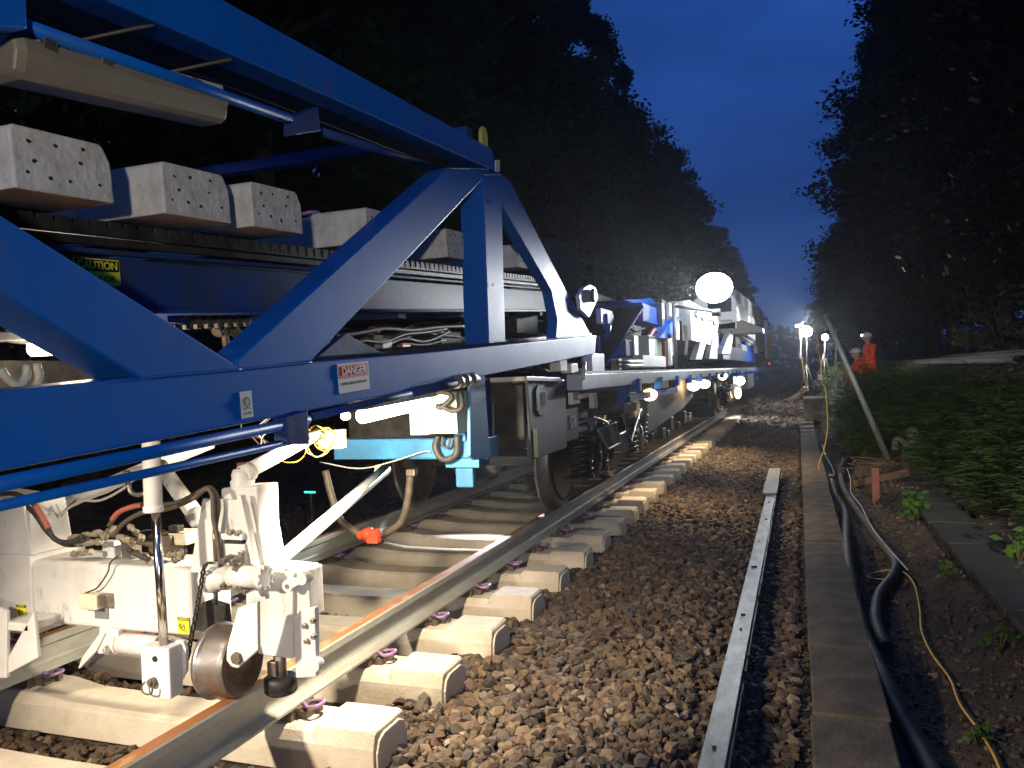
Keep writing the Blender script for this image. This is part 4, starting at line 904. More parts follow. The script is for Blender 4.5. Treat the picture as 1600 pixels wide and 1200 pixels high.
# drive chain
ch = [P(u, v, y=Yb-.16) for u, v in [(335, 880), (324, 880), (318, 890), (314, 915), (308, 950), (300, 990), (293, 1030)]]
cc = catmull(ch, 12); L = 0; a = MB(); last = cc[0]; flip = 0
for i in range(1, len(cc)):
    if (cc[i]-last).length > .0125:
        mid = (cc[i]+last)/2; d = (cc[i]-last).normalized(); s_ = d.cross(Vector((1, 0, 0))).normalized()
        for e_ in (-1, 1): a.beam(last+Vector((e_*(.005+.002*flip), 0, 0)), cc[i]+Vector((e_*(.005+.002*flip), 0, 0)), .0022, .0105, up=s_)
        a.cyl(cc[i]-Vector((.007, 0, 0)), cc[i]+Vector((.007, 0, 0)), .0045, n=8); last = cc[i]; flip ^= 1
a.build('drive_chain', BLACK, car)
ch = [P(u, v, y=Yb-.13) for u, v in [(337, 925), (337, 945)]]
a = MB(); a.cyl(ch[0], ch[1], .009, n=8); a.build('chain_return', BLACK, car)
cp('wheel_guard', [(312, 944), (325, 938), (352, 946), (356, 985), (340, 990), (300, 985)], Yb-.03, .03, BLACK, .003)
# wheel on the near rail
zr = ZR+.159; rw = .135; cw = Vector((-2.128, 2.56, zr+rw)); 
a = MB(); a.lathe((-2.222, cw.y, cw.z), (1, 0, 0), [(0, .02), (0, .10), (.005, .143), (.02, .150), (.03, .145), (.036, rw), (.128, rw-.002), (.136, rw-.01)], 56); a.build('wheel', STEEL, car)
a = MB(); a.lathe((-2.087, cw.y, cw.z), (1, 0, 0), [(0, rw-.009), (.004, rw-.016), (.004, .10), (-.006, .09), (-.006, .04), (.012, .035), (.012, 0)], 56); a.build('wheel_face', RUSTW, car)
# fork plate and its bolt, body, clamp plate
cp('fork_plate', [(371, 950), (402, 940), (403, 1016), (371, 1045), (361, 1042), (353, 1032), (354, 1012)], 2.42, .02)
a = MB(); q = P(367, 1030, y=2.405); a.cyl(q, q+Vector((0, .03, 0)), .024, n=6, smooth=False); a.build('axle_bolt', CASTI, car, bevel=.003)
cp('body_block', [(384, 888), (458, 896), (457, 1030), (403, 1022), (400, 940), (384, 950)], Yb-.04, .18)
cb('side_column', 446, 890, 482, 965, Yb-.02, .10)
a = MB(); q0, q1 = P(454, 914, y=Yb-.06), P(476, 903, y=Yb-.06); a.beam(q0, q1, .03, .045, up=(0, 1, 0)); 
for q in (q0, q1): a.cyl(q-Vector((0, .023, 0)), q+Vector((0, .023, 0)), .024, n=20)
a.build('tie_link', WHITEP, car, bevel=.003)
a = MB(); q = q0-Vector((0, .026, 0)); a.cyl(q, q+Vector((0, .01, 0)), .009, n=12); a.build('link_hole', STEEL, car)
cp('clamp_plate', [(458, 962), (466, 962), (466, 955), (492, 949), (494, 1058), (462, 1060)], Yb-.07, .03)
for u, v in ((474, 979), (487, 971), (477, 1003), (488, 996)):
    a = MB(); q = P(u, v, y=Yb-.085); a.cyl(q, q+Vector((0, .02, 0)), .011, n=6, smooth=False); a.build('hex_bolt', STEEL, car, bevel=.002)
a = MB(); q = P(490, 1041, y=Yb-.10); a.cyl(q, q+Vector((0, .04, 0)), .024, n=20); a.build('clamp_pin', WHITEP, car, bevel=.003)
a = MB(); q = P(435, 1058, y=Yb); q.x = -2.012; a.lathe((q.x, q.y+.03, .155), (0, 0, 1), [(0, .0), (0, .058), (.01, .066), (.018, .062), (.022, .066), (.062, .066), (.068, .058), (.068, 0)], 36); a.build('guide_roller', BLACK, car)
a = MB(); a.cyl((q.x, q.y+.03, .22), (q.x, q.y+.03, .31), .026, n=16); a.box((q.x-.01, q.y+.0, .262), (.04, .03, .06)); a.build('roller_stem', STEEL, car, bevel=.003)
# diagonal struts
def strut(u0, v0, y0, u1, v1, y1, r, m=WHITEP, name='strut'):
    a = MB(); a.cyl(P(u0, v0, y=y0), P(u1, v1, y=y1), r, n=20); a.build(name, m, car)
strut(416, 893, 2.75, 603, 733, 4.15, .032)
strut(386, 737, 2.72, 500, 676, 3.45, .032); strut(380, 742, 2.7, 392, 735, 2.74, .04)
strut(30, 815, 2.9, 330, 690, 3.3, .036); strut(250, 728, 3.1, 318, 822, 2.95, .038); strut(304, 803, 2.97, 330, 835, 2.93, .046)
a = MB(); q = P(596, 736, y=4.12); a.box(q, (.07, .06, .06)); a.build('strut_clevis', CREAM, car, bevel=.01)
# hoses and fittings above the beam
def hose(pts, r, m, y, name='hydraulic_hose'):
    a = MB(); a.tube([P(p[0], p[1], y=y if len(p) < 3 else p[2]) for p in pts], r, 10, 6); a.build(name, m, car)
REDH = mat('faded_red_hose', (.35, .10, .07), .5)
hose([(0, 772), (25, 772), (50, 785), (70, 815), (85, 842), (108, 847), (130, 838)], .011, RUBBER, 2.62)
hose([(0, 782), (30, 786), (52, 800), (75, 832), (100, 850), (125, 851)], .011, RUBBER, 2.66)
hose([(55, 790), (66, 808), (76, 826)], .013, REDH, 2.60)
hose([(170, 822), (185, 802), (210, 790), (240, 788), (275, 786), (305, 772), (325, 762), (335, 768), (341, 790), (336, 830), (338, 880)], .010, HOSEB, 2.58)
hose([(175, 838), (195, 816), (225, 800), (262, 795), (300, 780), (322, 764), (332, 775), (334, 810), (341, 850), (346, 895)], .010, HOSEB, 2.56)
hose([(175, 812), (186, 800), (206, 792), (222, 789)], .011, REDH, 2.555)
hose([(60, 865), (80, 820), (110, 792), (150, 775), (175, 765), (200, 745)], .006, WCAB, 2.8)
hose([(55, 868), (75, 835), (95, 805), (120, 780)], .006, HOSEB, 2.82); hose([(120, 780), (155, 782), (190, 765), (212, 745)], .006, WCAB, 2.8)
hose([(190, 838), (210, 845), (232, 850), (262, 858), (290, 858)], .012, HOSEB, 2.68)
hose([(200, 858), (214, 866), (232, 874)], .012, RUBBER, 2.62)
hose([(188, 845), (196, 852), (205, 862)], .004, RUBBER, 2.6); hose([(210, 845), (222, 830), (250, 828), (265, 832)], .003, RUBBER, 2.62)
random.seed(3)
for (u0, v0, u1, v1, r) in ((108, 842, 158, 832, .015), (118, 850, 160, 846, .015), (160, 838, 182, 826, .018), (183, 838, 210, 850, .014), (200, 820, 225, 843, .013), (210, 862, 235, 878, .014), (262, 868, 290, 862, .014), (270, 876, 285, 868, .016), (112, 866, 145, 862, .014)):
    a = MB(); p, q = P(u0, v0, y=2.66), P(u1, v1, y=2.66); d = q-p
    a.cyl(p, q, r*.75, n=12)
    for t in (.1, .45, .8): a.cyl(p+d*t, p+d*(t+.14), r*1.15, n=6, smooth=False)
    a.build('hose_fitting', mat('dusty_brass', (.42, .37, .28), .5, .35, col2=(.2, .17, .12), nscale=30), car, bevel=.0015)
cb('valve_block', 232, 838, 266, 870, 2.70, .08, CASTI, .006); cb('valve_block', 262, 832, 290, 852, 2.72, .10, CREAM, .012); cb('valve_cap', 263, 822, 277, 833, 2.72, .04, BLACK, .004)
cb('fitting_post', 160, 846, 178, 872, 2.74, .04, WHITEP, .004); cb('fitting_base', 190, 848, 205, 872, 2.74, .06, STEEL, .004)

# cyan light stick lying in the dark behind the carriage
q = P(484, 769, y=7.2)
a = MB(); a.cyl(q-Vector((.065, 0, 0)), q+Vector((.065, 0, 0)), .010, n=10); gs = a.build('glow_stick', GREENEM, loc=q, label='thin cyan glow stick shining in the dark behind the carriage', cat='glow stick')
a = MB(); a.cyl(q+Vector((0, .02, -.012)), (q.x, q.y+.02, gz1(q.x, q.y)), .015, n=8); a.build('stake', WOOD, gs)

# ------------------------------------------------------------------ bare rail laid upside down in the cess
m_ = empty('steel_channel', (-.385, 6, -.31), 'long bare grey steel channel lying on the ballast next to the cable trough', 'steel beam')
a = MB(); w_, h_ = .0525, .115; sec_ = [(-w_, 0), (w_, 0), (w_, .010), (w_-.012, .016), (w_-.012, h_-.016), (w_, h_-.010), (w_, h_), (-w_, h_)]
a.prism([(-.385+p_, 1.2, -.315+q_) for p_, q_ in sec_], (.012, 11.3, 0)); a.build('channel_section', GALV, m_, bevel=.003)
a = MB()
for y in (3.4, 5.0, 5.3, 6.6, 7.6, 8.7, 9.8): a.cyl((-.385+random.uniform(-.02, .03), y, -.2020), (-.385+random.uniform(-.02, .03), y+.001, -.199), .012, n=10)
a.build('foot_spot', HOLE, m_)
a = MB(); a.mm((-.475, 10.4, -.1985), (-.305, 12.95, -.175)); a.build('timber_batten', mat('pale_batten', (.30, .28, .22), .6, col2=(.2, .18, .14), nscale=7), bevel=.004, loc=(-.39, 11.9, -.198), label='pale flat batten lying on the far end of the upside-down rail', cat='batten')

# ------------------------------------------------------------------ cable trough
lid0 = MB(); lid0.box((0, 0, 0), (.345, .985, .055)); 
k = 0; y = 1.55; first = None; ends = []
while y < 28:
    if first is None:
        first = MB(); first.box((0, 0, 0), (.345, .982, .055)); first = first.build('trough_lid', LID, bevel=.010); o = first
    else: o = first.copy(); COL.objects.link(o)
    o.location = (.175+random.uniform(-.006, .006), y, -.30+random.uniform(-.006, .006)+float(sm((y-20)/10))*.35)
    o.rotation_euler = (random.uniform(-.006, .006), random.uniform(-.008, .008), random.uniform(-.01, .01))
    tag(o, {0: 'mossy concrete trough lid nearest the bottom edge', 1: 'brown concrete trough lid beside the bend in the left black hose', 2: 'concrete trough lid level with the yellow cable loop'}.get(k, 'worn concrete lid in the narrow row of trough lids running into the distance'), 'trough lid', 'concrete lids of the cable trough')
    y += 1.0; k += 1
first2 = None; k = 0; y = 2.2
while y < 11:
    if first2 is None:
        first2 = MB(); first2.box((0, 0, 0), (.42, .985, .06)); first2 = first2.build('trough_lid', LID2, bevel=.012); o = first2
    else: o = first2.copy(); COL.objects.link(o)
    o.location = (1.38+random.uniform(-.012, .012), y, -.215+random.uniform(-.01, .01)); o.rotation_euler = (random.uniform(-.02, .02), random.uniform(-.03, .03), random.uniform(-.015, .015))
    tag(o, 'dark old concrete lid in the wider row at the foot of the fern bank', 'trough lid', 'old concrete lids below the ferns'); y += 1.0

# ------------------------------------------------------------------ hoses and cables on the ground
def gp(u, v, dz):
    """ground point under a pixel"""
    z = -.3
    for _ in range(6): p = P(u, v, z=z+dz); z = .5*z+.5*gz1(p.x, p.y)
    return p
def ghose(name, pts, r, m, label, cat, dz=None):
    a = MB(); a.tube([gp(u, v, r*.9 if dz is None else dz) for u, v in pts], r, 14 if r > .02 else 8, 8); o = a.build(name, m, loc=gp(*pts[0], 0)); return tag(o, label, cat)
ghose('hose', [(1299, 752), (1306, 775), (1320, 800), (1322, 850), (1330, 910), (1345, 980), (1375, 1050), (1405, 1110), (1432, 1160), (1460, 1215), (1490, 1290)], .047, RUBBER, 'thick black hose running past the bottom edge beside the trough', 'hose', .05)
ghose('hose', [(1315, 728), (1315, 750), (1325, 775), (1350, 812), (1378, 850), (1400, 880), (1395, 902), (1374, 930), (1368, 965), (1376, 995), (1386, 1012)], .044, RUBBER, 'shorter thick black hose bending back under the yellow cable loop', 'hose', .05)
ghose('hose_sleeve', [(1314, 738), (1322, 722), (1340, 706), (1356, 692), (1362, 680), (1372, 692)], .07, mat('black_sheet', (.015, .015, .015), .6, bump=.6, bscale=20), 'wrinkled black sleeve at the far end of the hoses', 'hose sleeve', .08)
ghose('cable', [(1405, 897), (1385, 905), (1360, 903), (1358, 898), (1380, 892), (1408, 892), (1428, 912), (1437, 950), (1440, 985), (1455, 1020), (1484, 1060), (1500, 1100), (1530, 1142), (1552, 1178), (1570, 1220)], .007, YCAB, 'thin yellow cable looped beside the black hoses and running to the bottom edge', 'cable', .03)
ghose('cable', [(1316, 715), (1328, 745), (1330, 770), (1345, 790), (1360, 820), (1378, 845), (1400, 870), (1418, 890)], .007, WCAB, 'thin pale cable lying along the right black hose', 'cable', .09)
ghose('cable', [(1285, 695), (1290, 712), (1300, 730), (1303, 742), (1296, 742)], .016, WCAB, 'short crumpled pale cable between trough and hoses', 'cable', .02)

# ------------------------------------------------------------------ leaning pole, timber frame, stump
p0 = gp(1392, 728, .0); p1 = P(1293, 500, y=p0.y-.5)
a = MB(); a.cyl(p0, p1, .048, .036, n=18); po = a.build('leaning_pole', mat('dull_grey_pole', (.27, .28, .25), .5, .3, col2=(.17, .17, .14), nscale=10, stretch=(1, 1, .3)), loc=p0, label='grey metal pole leaning left over the ferns', cat='pole')
a = MB(); a.cyl(p1, p1+(p1-p0).normalized()*.10, .03, n=12); a.build('pole_cap', STEEL, po)
q0, q1 = gp(1335, 756, .06), gp(1420, 738, .12)
a = MB(); a.beam(q0, q1, .05, .10); tf = a.build('timber_edging', WOOD, loc=q0, bevel=.005, label='low rough timber board at the foot of the leaning pole', cat='board')
q = gp(1369, 782, 0); a = MB(); a.beam(q-Vector((0, 0, .1)), q+Vector((0, 0, .42)), .09, .03, up=(0, 1, 0)); a.build('steel_peg', RUSTP, loc=q, bevel=.004, label='rust brown flat peg standing before the timber board', cat='peg')
q = gp(1424, 730, 0); a = MB(); a.tube([q-Vector((0, 0, .1)), q+Vector((-.03, 0, .2)), q+Vector((.05, .05, .38)), q+Vector((.02, 0, .58))], lambda t: .13-.06*t, 12); a.tube([q+Vector((0, 0, .3)), q+Vector((-.18, .05, .42)), q+Vector((-.22, 0, .25))], .05, 10); a.build('tree_stump', BARK, loc=q, label='dark knotted stump standing right of the leaning pole', cat='stump')
a = MB()
for k in range(14):
    b_ = q+Vector((random.uniform(-.8, .1), random.uniform(-.4, .4), .03)); a.tube([b_, b_+Vector((random.uniform(-.3, .3), random.uniform(-.2, .2), random.uniform(.0, .12))), b_+Vector((random.uniform(-.5, .5), random.uniform(-.3, .3), .02))], .008, 6)
a.build('fallen_twigs', WOOD, label='dead twigs scattered on the earth by the stump', cat='twigs', kind='stuff')

# ------------------------------------------------------------------ raised second track on the bank
def seg_rail(x, y0, y1, z, label): return rail('rail', x, y0, y1, z, label, [mat('brown_rail', (.07, .055, .04), .7, .0, col2=(.12, .08, .05), nscale=6), mat('brown_rail_top', (.06, .05, .04), .8, .0, spec=.1)], 'raised rails on the bank')
seg_rail(3.72, 16.9, 25.3, 1.29, 'nearest length of the raised brown rail right of the two workers')
seg_rail(3.74, 25.35, 60, 1.285, 'farther length of the raised brown rail behind the workers')
seg_rail(5.2, 12, 60, 1.42, 'second raised brown rail behind the first, under dark foliage')
a = None
for k in range(8):
    x = 3.32+random.uniform(-.03, .03); yy = 19.6-k*.62
    if a is None:
        a = MB(); a.beam((0, 0, -.1), (0, 0, .28), .05, .05, up=(0, 1, 0)); a = a.build('peg', WOOD, bevel=.004); o = a
    else: o = a.copy(); COL.objects.link(o)
    o.location = (x, yy, gz1(x, yy)-.08); o.rotation_euler = (random.uniform(-.1, .1), random.uniform(-.1, .1), 0)
    tag(o, 'short pale wooden peg in the row below the raised rail', 'peg', 'wooden pegs below the raised rail')

# ------------------------------------------------------------------ tripod lights
def tripod(u, v, ub, vb, y, r, m, power, label, spread=.35):
    hd = P(u, v, y=y); gb = P(ub, vb, y=y); root = empty('tripod_light', (gb.x, y, gb.z), label, 'work light')
    a = MB(); a.cyl((hd.x, y, hd.z-.1), (gb.x, y, gb.z+.5), .018, n=10); a.cyl((gb.x, y, gb.z+.5), (gb.x, y, gb.z+.2), .025, n=10); a.build('mast', STEEL, root)
    for k in range(3):
        t = k*2.094+.5; a = MB(); a.cyl((gb.x, y, gb.z+1.0), (gb.x+spread*math.cos(t), y+spread*math.sin(t), gb.z-.15), .014, n=8); a.build('leg', STEEL, root)
    a = MB(); a.sphere(hd, r, 18, (1, .55, .95)); a.build('lamp_lens', m, root)
    a = MB(); a.lathe(hd+Vector((0, .05, 0)), (0, 1, 0), [(0, r*.9), (.06, r*.7), (.08, 0)], 20); a.build('lamp_housing', GREYP, root)
    if power:
        l = bpy.data.lights.new('tripod_glow', 'POINT'); l.energy = power*.3; l.color = (.95, .97, 1); l.shadow_soft_size = r
        lo = bpy.data.objects.new('tripod_glow', l); COL.objects.link(lo); lo.location = hd+Vector((0, -.45, -.02))
    return root
tl = tripod(1260, 518, 1262, 612, 30, .20, LWHITE, 700, 'taller tripod work light with the larger white lamp')
a = MB(); c = P(1246, 509, y=30); a.box(c, (.16, .1, .1)); a.cyl(c, P(1254, 505, y=30), .015, n=8); a.cyl(P(1254, 502, y=30), P(1250, 560, y=30), .02, n=8); a.build('side_lamp', HELM, tl, bevel=.01)
tripod(1289, 527, 1289, 600, 28.5, .11, LWHITE, 350, 'shorter tripod work light with the smaller white lamp right of the taller one')
a = MB(); a.cyl(P(1306, 513, y=26), P(1307, 600, y=26), .016, n=8); a.cyl(P(1302, 518, y=26), P(1307, 516, y=26), .03, n=8); a.build('thin_post', mat('pale_post', (.45, .45, .4), .5), loc=P(1307, 600, y=26), label='thin pale post between the tripod lights and the leaning pole', cat='post')
for u0, v0, dz in ((1256, 600, .0), (1250, 520, .0)):
    pass
def vcable(pts, y, lab, m=YCAB, r=.012):
    a = MB(); a.tube([P(u, v, y=y) for u, v in pts], r*.8, 6, 6); a.build('cable', m, loc=P(*pts[-1], y=y), label=lab, cat='cable')
vcable([(1249, 512), (1251, 540), (1254, 570), (1258, 595), (1262, 606)], 29.8, 'yellow cable hanging from the taller tripod light')
vcable([(1276, 523), (1279, 548), (1283, 570), (1284, 596), (1290, 610), (1292, 640), (1293, 668), (1288, 700), (1279, 727), (1283, 745), (1286, 762)], 13.5, 'long pale yellow cable dropping past the reel to the black hoses', YCAB, .008)
vcable([(1306, 545), (1304, 575), (1306, 610), (1305, 640)], 25.5, 'pale cable hanging by the thin post', WCAB, .010)
a = MB(); c = P(1279, 608, y=27); a.lathe(c-Vector((.12, 0, 0)), (1, 0, 0), [(0, 0), (0, .27), (.03, .27), (.03, .16), (.24, .16), (.24, .27), (.27, .27), (.27, 0)], 24); a.build('cable_reel', RUBBER, loc=c, label='black cable reel on the bank below the tripod lights', cat='cable reel')
a = MB(); c = P(1282, 590, y=27.2); a.box(c, (.14, .1, .16)); a.build('socket_box', CREAM, loc=c, bevel=.01, label='small cream socket box hung just above the black reel', cat='socket box')
a = MB(); c = P(1277, 622, y=26.2); a.sphere(c, .07, 10, (1, 1, .8)); a.tube([c, P(1284, 624, y=26.2), P(1291, 619, y=26.2)], .04, 8); a.build('plastic_bag', HELM, loc=c, label='small white plastic bag lying under the cable reel', cat='bag')
a = MB(); c0, c1 = P(1256, 645, y=24.5), P(1294, 622, y=24.5); a.mm((c0.x, 24.5, c0.z-.3), (c1.x, 26.5, c1.z)); a.build('concrete_block', LID, loc=((c0.x+c1.x)/2, 25.5, c0.z-.3), bevel=.03, label='dark concrete block at the far end of the trough under the reel', cat='concrete block')
random.seed(4)
for k in range(2):
    a = MB()
    for j in range(3+k): a.tube([P(1258+random.uniform(-3, 6), 606+random.uniform(-3, 5), y=26), P(1245+random.uniform(-5, 5), 618+random.uniform(-3, 3), y=25.5), P(1228+random.uniform(-6, 12), 626+random.uniform(-4, 6), y=25)], .012, 6, 5)
    a.build('cable', YCAB if k else WCAB, loc=P(1258, 606, y=26), label=['loose pale cables trailing left from the tripod foot over gravel', 'orange yellow cables fanned over gravel left of the tripod foot'][k], cat='cable')

# ------------------------------------------------------------------ workers
def person(base, face, pose, label, s=1.0, back=0.):
    """skin-modifier body; joints in metres, local x = where they face"""
    root = empty('person', base, label, 'person'); root.rotation_euler.z = face
    J, E = pose
    def skin(name, J, E, m, parent, sub=2):
        me = bpy.data.meshes.new(name); keys = list(J); me.from_pydata([J[k][:3] for k in keys], [], [(keys.index(a), keys.index(b)) for a, b in E]); me.update()
        o = bpy.data.objects.new(name, me); COL.objects.link(o); o.parent = parent
        md = o.modifiers.new('skin', 'SKIN'); md.use_smooth_shade = True
        for i, k in enumerate(keys): me.skin_vertices[0].data[i].radius = (J[k][3], J[k][3] if len(J[k]) < 5 else J[k][4])
        me.skin_vertices[0].data[0].use_root = True
        o.modifiers.new('sub', 'SUBSURF').levels = sub; o.modifiers['sub'].render_levels = sub
        me.materials.append(m); return o
    body = skin('body', J, E, ORANGE, root)
    h = Vector(J['head'][:3])
    a = MB(); hp = org(root)
    def loc(v): return Vector(v)+hp
    a.sphere(loc(h), .105, 16, (.95, .78, 1.15)); a.box(loc(h+Vector((.10, 0, -.01))), (.035, .025, .04)); a.box(loc(h+Vector((.09, 0, -.055))), (.02, .05, .012))
    for sy in (-1, 1): a.sphere(loc(h+Vector((0, sy*.082, -.01))), .025, 8, (.6, .4, 1)); 
    a.cyl(loc(h+Vector((-.01, 0, -.06))), loc(h+Vector((-.03, 0, -.17))), .055, n=12)
    hd = a.build('head', SKIN, root, bevel=.004)
    a = MB()
    for sy in (-1, 1): a.sphere(loc(h+Vector((.094, sy*.032, .015))), .010, 8)
    a.build('eyes', INK, hd)
    a = MB(); a.lathe(loc(h+Vector((0, 0, .03))), (0, 0, 1), [(0, .128), (.004, .134), (.03, .130), (.07, .112), (.10, .075), (.118, .03), (.12, 0)], 24); a.box(loc(h+Vector((.135, 0, .035))), (.06, .12, .012)); a.build('helmet', HELM, root)
    a = MB(); a.sphere(loc(h+Vector((.135, 0, .075))), .028, 10); a.build('helmet_lamp', HELML if back == 0 else CASTI, root)
    for sy in (-1, 1):
        w = Vector(J['hand%d' % sy][:3]); d = Vector((.09, 0, -.03)); a = MB(); a.sphere(loc(w+d*.4), .042, 10, (1.1, .5, .9))
        for f in range(4): b_ = w+d*.7+Vector((0, 0, -.03+.02*f)); a.tube([loc(b_), loc(b_+Vector((.04, 0, -.005))), loc(b_+Vector((.06, -sy*.01, -.02)))], .009, 6)
        a.tube([loc(w+d*.3+Vector((0, 0, .03))), loc(w+d*.6+Vector((0, -sy*.02, .055))), loc(w+d*.9+Vector((0, -sy*.02, .055)))], .010, 6)
        a.build('hand', SKIN, root)
    return root
def standing_pose():
    J = {'pel': (0, 0, .95, .15, .12), 'sp': (.02, 0, 1.15, .15, .12), 'ch': (.04, 0, 1.36, .18, .13), 'nk': (.05, 0, 1.50, .06), 'head': (.09, 0, 1.66, .05)}
    E = [('pel', 'sp'), ('sp', 'ch'), ('ch', 'nk')]
    for s in (-1, 1):
        J['sh%d' % s] = (.04, s*.19, 1.42, .075); J['el%d' % s] = (.06, s*.25, 1.15, .06); J['hand%d' % s] = (.26, s*.16, 1.08, .045)
        J['hip%d' % s] = (0, s*.10, .88, .11); J['kn%d' % s] = (.05, s*.12, .48, .08); J['an%d' % s] = (0, s*.12, .08, .06); J['to%d' % s] = (.16, s*.13, .04, .045)
        E += [('ch', 'sh%d' % s), ('sh%d' % s, 'el%d' % s), ('el%d' % s, 'hand%d' % s), ('pel', 'hip%d' % s), ('hip%d' % s, 'kn%d' % s), ('kn%d' % s, 'an%d' % s), ('an%d' % s, 'to%d' % s)]
    return J, E
def crouch_pose():
    J = {'pel': (-.1, 0, .32, .17, .14), 'sp': (-.06, 0, .52, .16, .14), 'ch': (.04, 0, .72, .19, .15), 'nk': (.09, 0, .86, .06), 'head': (.14, 0, 1.0, .05)}
    E = [('pel', 'sp'), ('sp', 'ch'), ('ch', 'nk')]
    for s in (-1, 1):
        J['sh%d' % s] = (.06, s*.2, .78, .08); J['el%d' % s] = (.22, s*.26, .58, .065); J['hand%d' % s] = (.42, s*.14, .52, .045)
        J['hip%d' % s] = (-.08, s*.12, .30, .12); J['kn%d' % s] = (.32, s*.2, .48, .09); J['an%d' % s] = (.18, s*.18, .08, .06); J['to%d' % s] = (.34, s*.19, .04, .045)
        E += [('ch', 'sh%d' % s), ('sh%d' % s, 'el%d' % s), ('el%d' % s, 'hand%d' % s), ('pel', 'hip%d' % s), ('hip%d' % s, 'kn%d' % s), ('kn%d' % s, 'an%d' % s), ('an%d' % s, 'to%d' % s)]
    return J, E
hh = P(1353, 552, y=22); person((hh.x-.1, 22, hh.z-1.0), math.radians(185), crouch_pose(), 'crouching worker in orange workwear and white helmet, in front of the standing one', back=1)
hh = P(1363, 531, y=23.2); person((hh.x-.05, 23.2, hh.z-1.60), math.radians(200), standing_pose(), 'worker in orange with a lit helmet lamp standing behind the crouching one')

# ------------------------------------------------------------------ ferns and weeds on the bank
def fronds(name, n, xr0, xr1, yr0, yr1, ln, m, label, cat, prob=None, rise=.5, zoff=0.):
    x = RNG.uniform(xr0, xr1, n); y = RNG.uniform(yr0, yr1, n)
    if prob is not None: k = RNG.random(n) < prob(x, y); x, y = x[k], y[k]; n = len(x)
    z = gz(x, y)+zoff; az = RNG.uniform(0, 2*np.pi, n); L = RNG.uniform(*ln, n); K = 11
    t = np.linspace(.12, 1, K)[None]
    ux, uy = np.cos(az), np.sin(az); rs = RNG.uniform(.7, 1.8, n)*rise*2
    cx = x[:, None]+ux[:, None]*L[:, None]*t*.75; cy = y[:, None]+uy[:, None]*L[:, None]*t*.75; cz = z[:, None]+L[:, None]*(t*rs[:, None]-.62*t*t*rs[:, None])
    quads = []
    w = (L[:, None]*.30*(1-t)**.7*np.minimum(1, t*5)+.008)
    for s in (-1, 1):
        px_, py_ = -uy[:, None]*s, ux[:, None]*s; fx, fy = ux[:, None], uy[:, None]; ww = (L/K*.34)[:, None]
        dz = RNG.uniform(-.25, .15, (n, K))*w
        a = np.stack([cx-fx*ww, cy-fy*ww, cz], -1); b = np.stack([cx+fx*ww, cy+fy*ww, cz], -1)
        c = np.stack([cx+px_*w+fx*w*.35, cy+py_*w+fy*w*.35, cz+dz], -1); d = np.stack([cx+px_*w*.6-fx*ww*.2+fx*w*.1, cy+py_*w*.6-fy*ww*.2+fy*w*.1, cz+dz*.4+.003], -1)
        quads.append(np.stack([a, b, c, d], 2).reshape(-1, 4, 3))
    Q = np.concatenate(quads); V = Q.reshape(-1, 3); F = np.arange(len(V)).reshape(-1, 4)
    return npmesh(name, V, F, m, kind='stuff', label=label, cat=cat)
nz_ = lambda x, y: .5+.5*np.sin(x*2.1+y*.9)*np.sin(y*1.3-x*1.7)
fronds('ferns', 7500, 1.5, 3.5, 7, 30, (.40, .85), FERN, 'green ferns covering the bank right of the leaning pole', 'ferns', lambda x, y: np.clip((x-1.35-.05*np.maximum(0, 13-y))*1.6, 0, 1)*(.35+.65*nz_(x, y))*np.where((x > 2.3) & (y > 10), .5, 1))
fronds('ferns', 2200, .75, 2.2, 15, 30, (.40, .9), FERN, 'bright ferns and weeds on the bank below the tripod lights', 'ferns', lambda x, y: np.clip((x-.7)*2, 0, 1), rise=.7)
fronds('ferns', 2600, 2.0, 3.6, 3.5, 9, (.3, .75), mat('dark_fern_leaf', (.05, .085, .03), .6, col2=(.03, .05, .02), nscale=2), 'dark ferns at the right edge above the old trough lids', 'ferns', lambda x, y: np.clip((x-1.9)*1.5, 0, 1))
fronds('ferns', 900, 1.0, 2.0, 17.0, 21.3, (.6, 1.0), FERN, 'tall ferns hiding the legs of the two workers', 'ferns', rise=.85)
def leafcloud(n, c, rad, size, flat=.0, elong=1.5):
    """n small leaf faces spread round centres; returns V"""
    d = RNG.normal(size=(n, 3)); d /= np.linalg.norm(d, axis=1)[:, None]; r = np.minimum(RNG.random(n)**.5*(1+.35*np.abs(RNG.normal(size=n))**2), 1.55)
    p = c+d*r[:, None]*rad
    u = RNG.normal(size=(n, 3)); u[:, 2] *= .5; u /= np.linalg.norm(u, axis=1)[:, None]
    v = np.cross(u, RNG.normal(size=(n, 3))); v /= np.linalg.norm(v, axis=1)[:, None]
    s = size*RNG.uniform(.6, 1.3, n)[:, None]
    return np.stack([p-u*s*elong*.5, p+v*s*.42-u*s*.1, p+u*s*elong*.5, p-v*s*.42-u*s*.1], 1)
def weed(px_, py_, h, n, size, lab):
    q = gp(px_, py_, 0); c = np.array([0, 0, h*.55])
    r = empty('weed', q, lab, 'plant')
    Q = leafcloud(n, c, np.array([h*.5, h*.5, h*.45]), size); V = Q.reshape(-1, 3)
    o = npmesh('leaves', V, np.arange(len(V)).reshape(-1, 4), WEED); o.parent = r
    a = MB()
    for k in range(4): a.tube([q, q+Vector((random.uniform(-.3, .3)*h, random.uniform(-.3, .3)*h, h*.8))], .006, 6, 1)
    a.build('stems', WOOD, r)
weed(1430, 810, .26, 60, .075, 'small bright green weed left of the old lids below the ferns')
weed(1592, 880, .22, 34, .06, 'pale green weed cut by the right edge of the picture')
weed(1562, 1020, .16, 26, .05, 'small weed in the brown earth right of the yellow cable')
weed(1480, 900, .10, 26, .04, 'low sprig beside the edge of the old trough lids')
weed(1530, 1165, .10, 16, .035, 'tiny green sprout on the earth near the bottom right corner')
